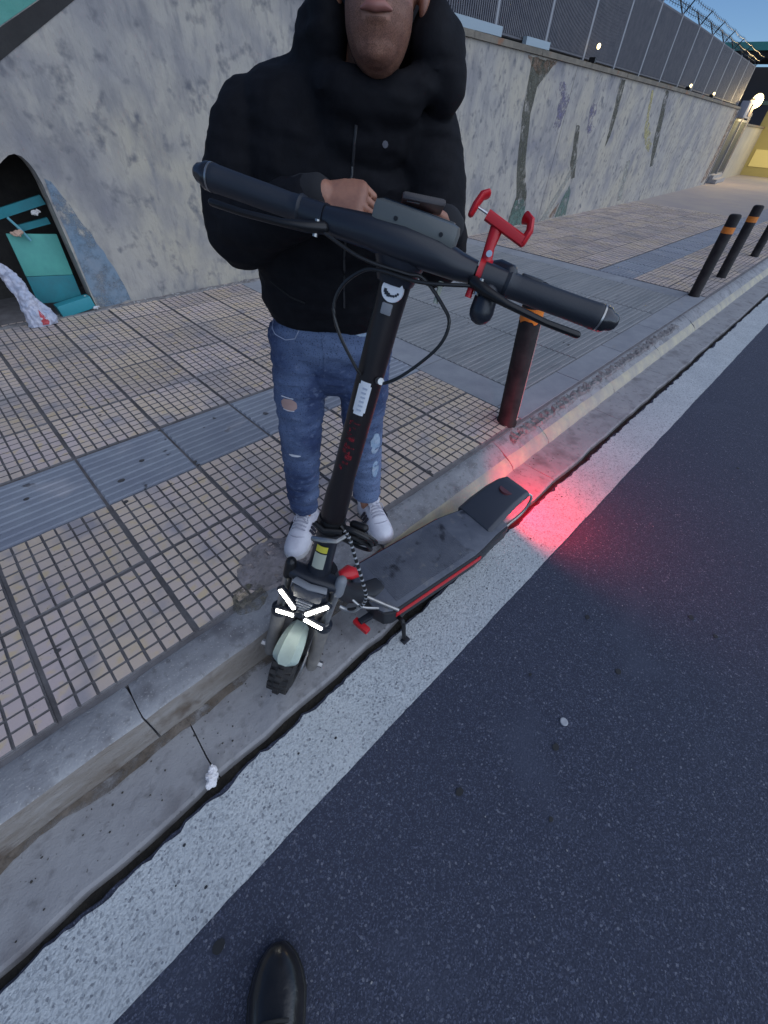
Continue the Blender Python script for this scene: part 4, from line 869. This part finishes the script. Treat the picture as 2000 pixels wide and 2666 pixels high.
if fs: put('stubble', MB().add(vs, fs), STUB, parent=po)
# hair and eyes (mostly above the frame)
put('hair', rebase(fuse([MB().ell(HD(0, .028, .062), (.081, .098, .096), hax, 20, 14)], .006, 2), pb), flat('dark_hair', (.012, .009, .008), .7, bump=[(120, .8, .004)]), parent=po)
for s_ in (-1, 1):
    put('eyelid', MB().ell(HD(s_ * .030, -.073, .012), (.014, .010, .008), hax, 12, 8), SKIN, parent=po)
    put('lashes', MB().tube([HD(s_ * .018, -.079, .007), HD(s_ * .030, -.0835, .005), HD(s_ * .042, -.078, .007)], .0014, 6), MATS['dark_hair'], parent=po)
    put('eyebrow', MB().tube([HD(s_ * .014, -.083, .034), HD(s_ * .030, -.084, .039), HD(s_ * .048, -.072, .034)], [.003, .004, .002], 8, side=hax[2]), MATS['dark_hair'], parent=po)
# jacket
jk = []
jk.append(MB().tube([P(-.200, 1.24, .985), P(-.200, 1.24, 1.03), P(-.190, 1.235, 1.12), P(-.175, 1.225, 1.25), P(-.168, 1.215, 1.34), P(-.160, 1.205, 1.40), P(-.13, 1.19, 1.445)], [(.168, .122), (.182, .134), (.190, .142), (.200, .146), (.205, .132), (.185, .108), (.095, .080)], 30, side=LAT, power=2.4))
for k, r_ in (('r', (.078, .074, .070, .066, .056, .048)), ('l', (.072, .066, .060, .056, .050, .046))):
    A4 = ARM[k]; q = [A4[0] + UP * .005, (A4[0] + A4[1]) / 2 + (-LAT if k == 'r' else LAT) * .012, A4[1] - UP * .0, (A4[1] + A4[2]) / 2, A4[2], A4[2] * .25 + A4[3] * .75]
    sp = spline(q, 4); rr = np.interp(np.linspace(0, 5, len(sp)), range(6), r_); jk.append(MB().tube(sp, [float(x) for x in rr], 20, round_ends=True))
# collar ring and hood lying on the shoulders
cen = P(-.072, 1.165, 1.455)
ring = [cen + LAT * .102 * math.cos(a) + AWAY * (.095 if math.sin(a) > 0 else .086) * math.sin(a) + UP * ((.035 if math.sin(a) > 0 else .012) * math.sin(a) - .004 + .014 * abs(math.cos(a))) for a in np.linspace(0, 2 * math.pi, 30)]
jk.append(MB().tube(ring, [(.026 + .016 * max(0, math.sin(a)) + .004 * math.sin(5 * a), .020 + .022 * abs(math.cos(a))) for a in np.linspace(0, 2 * math.pi, 30)], 14, side=UP))
jk.append(MB().ell(P(.052, 1.180, 1.485), (.042, .070, .068), (LAT, AWAY, UP))); jk.append(MB().ell(P(-.190, 1.190, 1.490), (.045, .070, .078), (LAT, AWAY, UP)))
jk.append(MB().ell(P(-.095, 1.130, 1.400), (.11, .055, .075), (LAT, AWAY, UP)))
jk.append(MB().ell(P(-.165, 1.15, 1.52), (.038, .06, .06), (LAT, AWAY, UP))); jk.append(MB().ell(P(.030, 1.15, 1.515), (.036, .06, .055), (LAT, AWAY, UP)))
jk.append(MB().ell(P(-.07, 1.285, 1.50), (.13, .075, .10), (LAT, AWAY, UP))); jk.append(MB().ell(P(.060, 1.15, 1.46), (.038, .05, .045), (LAT, AWAY, UP)))
jk.append(MB().ell(P(-.078, 1.105, 1.432), (.10, .045, .045), (LAT, AWAY, UP)))
jm = fuse(jk, .0075, 10, 'jacket'); crumple(jm, .006, 7, seed=3, aniso=(1, 1, 1.4)); folds(jm, .0055, 9, 4.0, (.55, .55, 1.9)); folds(jm, .003, 21, 1.0, (.6, .6, 1.7))
jbv = BVHTree.FromPolygons([v.co.copy() for v in jm.vertices], [p.vertices[:] for p in jm.polygons])
jko = put('jacket', rebase(jm, pb), JACK, parent=po); sub(jko, po)
for k, tw in (('r', .78), ('l', .80)):
    A4 = ARM[k]; c1 = A4[2] * (1 - tw) + A4[3] * tw; dcf = nrm(A4[3] - A4[2]); put('cuff', MB().tube([c1 - dcf * .018, c1, c1 + dcf * .022], [(.049, .049), (.0475, .0475), (.041, .041)], 20, round_ends=True), flat('cuff_rib', (.013, .013, .016), .9), parent=jko)
# jeans
jn = [MB().tube([P(-.200, 1.245, .845), P(-.200, 1.245, .90), P(-.200, 1.243, .97), P(-.200, 1.24, 1.03)], [(.135, .105), (.170, .122), (.166, .118), (.150, .105)], 26, side=LAT, power=2.4, round_ends=True)]
for k in 'rl':
    L5 = LEG[k]; sp = spline([L5[0], L5[1], L5[2], L5[3], L5[4] + UP * .045], 5)
    rr = np.interp(np.linspace(0, 4, len(sp)), range(5), (.098, .084, .068, .061, .054)); jn.append(MB().tube(sp, [(float(r_), float(r_) * 1.05) for r_ in rr], 20, side=LAT))
jm2 = fuse(jn, .006, 4, 'jeans'); crumple(jm2, .004, 12, seed=5, aniso=(1, 1, 2.2)); folds(jm2, .0045, 11, 2.0, (.7, .7, 2.4)); folds(jm2, .002, 26, 6.0, (.8, .8, 2.0))
nbv = BVHTree.FromPolygons([v.co.copy() for v in jm2.vertices], [p.vertices[:] for p in jm2.polygons])
jno = put('jeans', rebase(jm2, pb), DENIM, parent=po); sub(jno, po)
def onto(bv, l, z, d0=.6, dr=None):
    h = bv.ray_cast(Vector(P(l, d0, z)), Vector(AWAY if dr is None else dr)); return (V3(h[0]), V3(h[1])) if h[0] is not None else (None, None)
def decal(bv, pts, material, name, parent, off=.0015, n=8):
    """fan patch conforming to cloth: pts outline in (lat, z)"""
    cl = sum(p[0] for p in pts) / len(pts); cz = sum(p[1] for p in pts) / len(pts); vs = []; fs = []
    N = len(pts)
    for r_ in (0.0, .35, .7, 1.0):
        for (l, z) in pts:
            h, nn = onto(bv, cl + (l - cl) * r_, cz + (z - cz) * r_)
            if h is None: return None
            vs.append(h - AWAY * off)
    for i in range(3):
        for k in range(N): k2 = (k + 1) % N; fs.append((i * N + k, i * N + k2, (i + 1) * N + k2, (i + 1) * N + k))
    return put(name, MB().add(vs, fs), material, parent=parent)
def line_on(bv, pts, r_, material, name, parent, n=8):
    out = []
    for a, b in zip(pts[:-1], pts[1:]):
        for k in range(n): h, nn = onto(bv, a[0] + (b[0] - a[0]) * k / n, a[1] + (b[1] - a[1]) * k / n); out.append(h) if h is not None else None
    if len(out) > 2: put(name, MB().tube([p - AWAY * .0005 for p in out], r_, 6), material, parent=parent)
def blob(c_, a, b, n=14, wob=.25, seed=0):
    return [(c_[0] + a * math.cos(2 * math.pi * k / n) * (1 + wob * fz(k * .9, seed)), c_[1] + b * math.sin(2 * math.pi * k / n) * (1 + wob * fz(k * 1.1, seed + 4))) for k in range(n)]
decal(nbv, blob((-.322, .755), .026, .020), flat('knee_skin', (.42, .27, .24), .6), 'tear', jno)
line_on(nbv, [(-.345, .778), (-.300, .776)], .0016, THREAD, 'frayed_thread', jno); line_on(nbv, [(-.342, .738), (-.300, .737)], .0014, THREAD, 'frayed_thread', jno)
decal(nbv, blob((-.322, .566), .022, .0045, 12, .2, 3), THREAD, 'tear', jno)
decal(nbv, blob((-.048, .57), .016, .05, 14, .3, 6), FADED, 'faded_patch', jno); decal(nbv, blob((-.045, .44), .012, .04, 14, .3, 8), FADED, 'faded_patch', jno)
decal(nbv, blob((-.085, .985), .03, .014, 12, .3, 2), FADED, 'faded_patch', jno)
line_on(nbv, [(-.365, .975), (-.345, .955), (-.315, .948), (-.285, .956), (-.268, .985)], .0016, flat('stitching', (.34, .38, .5), .8), 'pocket_seam', jno)
line_on(nbv, [(-.205, .985), (-.203, .90), (-.206, .86)], .0022, DENIM, 'fly_seam', jno)
line_on(jbv, [(-.105, 1.40), (-.12, 1.30), (-.135, 1.18), (-.14, 1.04)], .003, flat('zip_tape', (.03, .03, .034), .5), 'zip', jko)
line_on(jbv, [(-.33, 1.10), (-.28, 1.075), (-.235, 1.06)], .0025, flat('pocket_edge', (.006, .006, .007), .8), 'pocket_edge', jko)
decal(jbv, blob((-.048, 1.375), .006, .006, 8, .1), flat('chest_logo', (.10, .10, .12), .6), 'chest_logo', jko)
# sneakers
SNK = mat('white_leather', (0.70, 0.69, 0.74), 0.5, col2=(.60, .58, .64), nscale=22, bump=[(60, .15, .002)]); SOLE = flat('shoe_sole', (.62, .60, .60), .6, col2=(.45, .43, .42), nscale=20)
def shoe(name, parent, heel, toe, ground, L_, hw, upper, sole, stripes=None, laces=None, scale_h=1.0, pointed=0.0):
    f_ = nrm(V3((toe[0] - heel[0], toe[1] - heel[1], 0))); s_ = V3((-f_[1], f_[0], 0)); h0 = V3((heel[0], heel[1], ground))
    prof = [(0.0, .55, .050), (.03, .80, .062), (.12, .92, .068), (.25, .86, .072), (.38, .86, .080), (.50, .93, .076), (.62, 1.0, .064), (.74, 1.02, .052), (.84, .95 - .12 * pointed, .046), (.92, .78 - .2 * pointed, .040), (.97, .55 - .2 * pointed, .033), (1.0, .25, .022)]
    q = lambda t, a, z: h0 + f_ * (t * L_) + s_ * (a * hw) + UP * z
    # sole outline
    out = [(t, w_) for t, w_, z in prof]; poly = [q(t, w_ * 1.05, 0.002) for t, w_ in out] + [q(t, -w_ * 1.05, 0.002) for t, w_ in out[::-1]]
    root = parent
    vs = []; fs = []; N = 15
    for (t, w_, z) in prof:
        z *= scale_h
        for k in range(N):
            a = math.pi * k / (N - 1); ca = math.cos(a); sa = math.sin(a)
            vs.append(q(t, w_ * math.copysign(abs(ca) ** .75, ca) * (1 - .12 * sa), .022 + (z - .0) * (sa ** .8)))
    for i in range(len(prof) - 1):
        for k in range(N - 1): a = i * N + k; fs.append((a, a + 1, a + N + 1, a + N))
    fs.append(tuple(range(N))); fs.append(tuple((len(prof) - 1) * N + k for k in range(N)))
    for i in range(len(prof) - 1): fs.append((i * N, i * N + N, i * N + 2 * N - 1, i * N + N - 1))
    up = put(name, MB().add(vs, fs), upper, parent=root, angle=80)
    up['_base'] = tuple(root['_base'])
    put('sole', MB().prism(poly, UP * .026), sole, parent=up, bevel=.005)
    col = [q(.10 + .10 * math.cos(a), .70 * math.sin(a), .085 * scale_h + .004 * math.cos(a)) + f_ * .03 for a in np.linspace(0, 2 * math.pi, 22)]
    put('collar', MB().tube(col, .011, 8), upper, parent=up)
    put('tongue', MB().tube([q(.62, 0, .080 * scale_h), q(.48, 0, .096 * scale_h), q(.36, 0, .112 * scale_h)], [(.020, .004), (.024, .006), (.026, .007)], 12, side=s_, round_ends=True), upper, parent=up)
    for k in range(5):
        t = .40 + .055 * k; zt = float(np.interp(t, [p_[0] for p_ in prof], [p_[2] for p_ in prof])) * scale_h + .026
        put('lace', MB().tube([q(t, .55, zt - .010), q(t + .012, .2, zt + .004), q(t + .012, -.2, zt + .004), q(t, -.55, zt - .010)], [(.0022, .0035)] * 4, 8, side=UP), laces or upper, parent=up)
    lp_ = [q(.43, .1, .108 * scale_h), q(.46, .5, .115 * scale_h), q(.52, .62, .095 * scale_h), q(.47, .15, .105 * scale_h), q(.46, -.4, .115 * scale_h), q(.53, -.6, .095 * scale_h)]
    put('bow', MB().tube(spline(lp_, 5), .0018, 6), laces or upper, parent=up)
    if stripes:
        zt = lambda t, a: .024 + float(np.interp(t, [p_[0] for p_ in prof], [p_[2] for p_ in prof])) * scale_h * math.sqrt(max(0, 1 - a * a)) ** .8
        put('toe_seam', MB().tube([q(.76 - .10 * a * a, a * .86 * float(np.interp(.76 - .10 * a * a, [p_[0] for p_ in prof], [p_[1] for p_ in prof])), zt(.76 - .10 * a * a, a) + .0005) for a in np.linspace(-.95, .95, 15)], .0016, 6), laces or upper, parent=up)
        for sd in (-1, 1):
            for k in range(3):
                t = .36 + .075 * k; A_ = q(t, sd * 1.01, .030); B_ = q(t + .05, sd * .80, .068)
                put('stripe', MB().box((A_ + B_) / 2 + s_ * sd * .003, (np.linalg.norm(B_ - A_) / 2, .006, .0025), (nrm(B_ - A_), f_, s_)), stripes, parent=up, smooth=False)
    return up
STR = flat('navy_stripe', (.02, .02, .035), .6)
hR, tR = P(-.322, 1.245, 0), P(-.350, 1.015, 0); hL, tL = P(-.090, 1.330, 0), P(.008, 1.130, 0)
sn = shoe('sneaker', po, hR, tR, PZ + .004, .262, .050, SNK, SOLE, STR, flat('lace_grey', (.40, .39, .45), .8))
sn = shoe('sneaker', po, hL, tL, PZ + .003, .250, .050, SNK, SOLE, STR, flat('lace_grey', (.40, .39, .45), .8))
for k, c_ in (('r', P(-.335, 1.185, .205)), ('l', P(-.083, 1.283, .205))): put('sock', MB().tube([c_, c_ + UP * .07], [.040, .042], 16, round_ends=True), SNK, parent=po)
# phone in the hands
phb = P(.030, .965, 1.290); fx = nrm(LAT * .97 - UP * .10); fy_ = nrm(-AWAY * .9 + UP * .30 + LAT * .1); fy_ = nrm(fy_ - fx * (fy_ @ fx)); fzv = np.cross(fx, fy_)
if fzv[2] < 0: fzv = -fzv
mo = thing('mobile_phone', tuple(phb), 'dark mobile phone held flat in the hands of the person', 'phone')
pc = phb + fy_ * .005
put('case', MB().box(pc, (.039, .076, .0055), (fx, fy_, fzv)), flat('phone_case', (.035, .03, .035), .35), parent=mo, bevel=.004)
put('screen', MB().box(pc + fzv * .0058, (.035, .071, .0005), (fx, fy_, fzv)), flat('phone_glass', (.012, .012, .016), .08), parent=mo, smooth=False)
put('camera_bump', MB().box(pc - fzv * .0062 + fy_ * .055 - fx * .018, (.012, .014, .0012), (fx, fy_, fzv)), BLACKP, parent=mo, bevel=.001)

# ================================================================== LOOSE THINGS
# photographer's shoe
LEA = mat('black_leather', (0.012, 0.011, 0.011), 0.28, col2=(.02, .018, .017), nscale=14, bump=[(35, .35, .006), (180, .2, .001)], coat=.3)
tb = V3((-0.165, 0.090, 0)); hb_ = tb - nrm((.60, .80, 0)) * .30
sr = thing('leather_shoe', tuple((tb + hb_) / 2), 'shiny black lace-up leather shoe on the asphalt beside the white line', 'shoe')
shoe('upper', sr, hb_, tb, 0.0, .30, .060, LEA, flat('black_sole', (.012, .012, .012), .7), None, flat('black_lace', (.02, .02, .02), .8), 1.0, .5)
f_ = nrm(tb - hb_); sok = hb_ + f_ * .075
put('sock', MB().tube([sok + UP * .05, sok + UP * .12, sok + UP * .17], [.038, .042, .045], 16, round_ends=True), flat('dark_sock', (.02, .02, .023), .9), parent=sr)
# crumpled tissue in the gutter
mb = [MB().ell((-.118, .505, .014), (.016, .020, .014)), MB().ell((-.106, .520, .018), (.013, .013, .014)), MB().ell((-.128, .492, .012), (.013, .010, .012))]
me = fuse(mb, .0022, 1, 'tissue'); crumple(me, .006, 90, seed=2); me = rebase(me, (-.118, .505, 0)); put('tissue', me, flat('tissue_paper', (.74, .72, .74), .9), base=(-.118, .505, 0), smooth=False, label='crumpled white tissue lying in the gutter by the white line', cat='tissue')
mb = MB().lathe((.797, -.153, .0), (0, 0, 1), [(.0, .0125), (.004, .0135), (.006, .012), (.0065, .008), (.005, .003)], 20); mb2 = mb
put('bottle_cap', mb.mesh('bottle_cap', (.797, -.153, 0)), flat('pale_cap', (.42, .43, .46), .6), base=(.797, -.153, 0), label='small pale bottle cap lying on the dark asphalt', cat='bottle cap')
# rubbish in the arched opening
TEAL = mat('teal_paint', (.085, .36, .30), .6, col2=(.07, .30, .26), nscale=10); TEAL2 = flat('dark_teal_paint', (.01, .19, .22), .6, col2=(.015, .15, .18), nscale=10)
bd_ = thing('teal_board', (.63, 4.36, .14), 'two-tone teal board standing upright in the arched opening', 'board')
bx = nrm((1, .0, -.10)); bz = nrm((.06, .12, 1)); bn = np.cross(bx, bz)
bc = V3((.650, 4.36, .44)); put('upper_panel', MB().box(bc + bz * .075, (.155, .012, .135), (bx, bn, bz)), TEAL, parent=bd_, bevel=.003); put('lower_panel', MB().box(bc - bz * .155, (.155, .013, .093), (bx, bn, bz)), TEAL2, parent=bd_, bevel=.003)
pl = put('teal_plank', MB().box((.62, 4.38, .80), (.21, .012, .028), ((1, 0, .22), (0, 1, 0), (-.22, 0, 1))), TEAL2, label='upper dark teal plank wedged across the arched opening', cat='plank')
pl = put('teal_plank', MB().box((.70, 4.40, .70), (.11, .012, .020), ((1, 0, .16), (0, 1, 0), (-.16, 0, 1))), TEAL2, label='short dark teal plank just above the teal board', cat='plank')
pl = put('blue_stick', MB().tube([(.56, 4.35, .76), (.60, 4.345, .69), (.63, 4.34, .615)], .009, 8), flat('pale_blue_stick', (.12, .34, .40), .6), label='thin pale blue stick leaning on the teal board', cat='stick')
pl = put('teal_crate', MB().box((.70, 4.24, .175), (.13, .045, .045), ((1, .05, .12), (-.05, 1, 0), (-.12, 0, 1))), flat('teal_plastic', (.03, .25, .30), .5), bevel=.008, label='broken blue-teal plastic crate piece at the foot of the wall', cat='crate')
for i, (x, y, z, s_, col, lb) in enumerate(((.735, 4.36, .775, .024, (.62, .58, .56), 'scrap of white paper behind the upper teal plank'), (.56, 4.33, .665, .03, (.50, .33, .25), 'crumpled brown paper bag beside the blue stick'), (.83, 4.19, .150, .018, (.6, .6, .62), 'white paper scrap on the pavement by the teal crate'), (.80, 4.24, .225, .014, (.6, .56, .5), 'scrap of white litter on top of the teal crate'))):
    me = fuse([MB().ell((x, y, z), (s_, s_ * .7, s_ * .6)), MB().ell((x + s_, y, z + s_ * .2), (s_ * .7, s_ * .6, s_ * .5))], .004, 1); crumple(me, .012, 45, seed=i * 3); rebase(me, (x, y, z))
    put('litter', me, flat('litter_%d' % i, col, .9), base=(x, y, z), smooth=False, label=lb, cat='litter')
# plastic carrier bag
BAGM = mat('plastic_bag', (.52, .50, .56), .35, col2=(.36, .40, .52), nscale=14, bump=[(30, .6, .01)])
bp_ = spline([V3((.32, 4.19, .56)), V3((.38, 4.16, .44)), V3((.40, 4.14, .30)), V3((.42, 4.12, .19)), V3((.43, 4.11, .135))], 6)
me = fuse([MB().tube(bp_, [(float(a), float(a) * .6) for a in np.interp(np.linspace(0, 4, len(bp_)), range(5), (.035, .045, .062, .085, .095))], 22, side=(1, 0, 0), round_ends=True)], .007, 2)
crumple(me, .022, 14, seed=4, aniso=(1.6, 1.6, .5)); crumple(me, .008, 40, seed=8)
for v in me.vertices: v.co.z = max(v.co.z, .127)
rebase(me, (.40, 4.14, .125)); bg_ = put('plastic_bag', me, BAGM, base=(.40, 4.14, .125), label='crumpled white plastic bag slumped against the wall by the opening', cat='plastic bag')
bbv = BVHTree.FromPolygons([v.co.copy() for v in me.vertices], [p.vertices[:] for p in me.polygons])
vs = []; fs = []; outl = [(.01, .015), (.05, .012), (.062, .03), (.045, .08), (.032, .115), (.022, .085), (.012, .045)]
for r_ in (0, .5, 1.0):
    for (x, z) in outl:
        h = bbv.ray_cast(Vector((.034 + (x - .034) * r_, -.5, .055 + (z - .055) * r_)), Vector((0, 1, 0))); vs.append((h[0].x, h[0].y - .003, h[0].z) if h[0] is not None else (x, -.08, z))
for i in range(2):
    for k in range(7): fs.append((i * 7 + k, i * 7 + (k + 1) % 7, (i + 1) * 7 + (k + 1) % 7, (i + 1) * 7 + k))
mm = MB().add(vs, fs).mesh('printed_mark'); put('printed_mark', mm, flat('bag_red', (.45, .06, .07), .5), parent=bg_, smooth=False)
for o in bpy.data.objects:
    if '_base' in o: del o['_base']
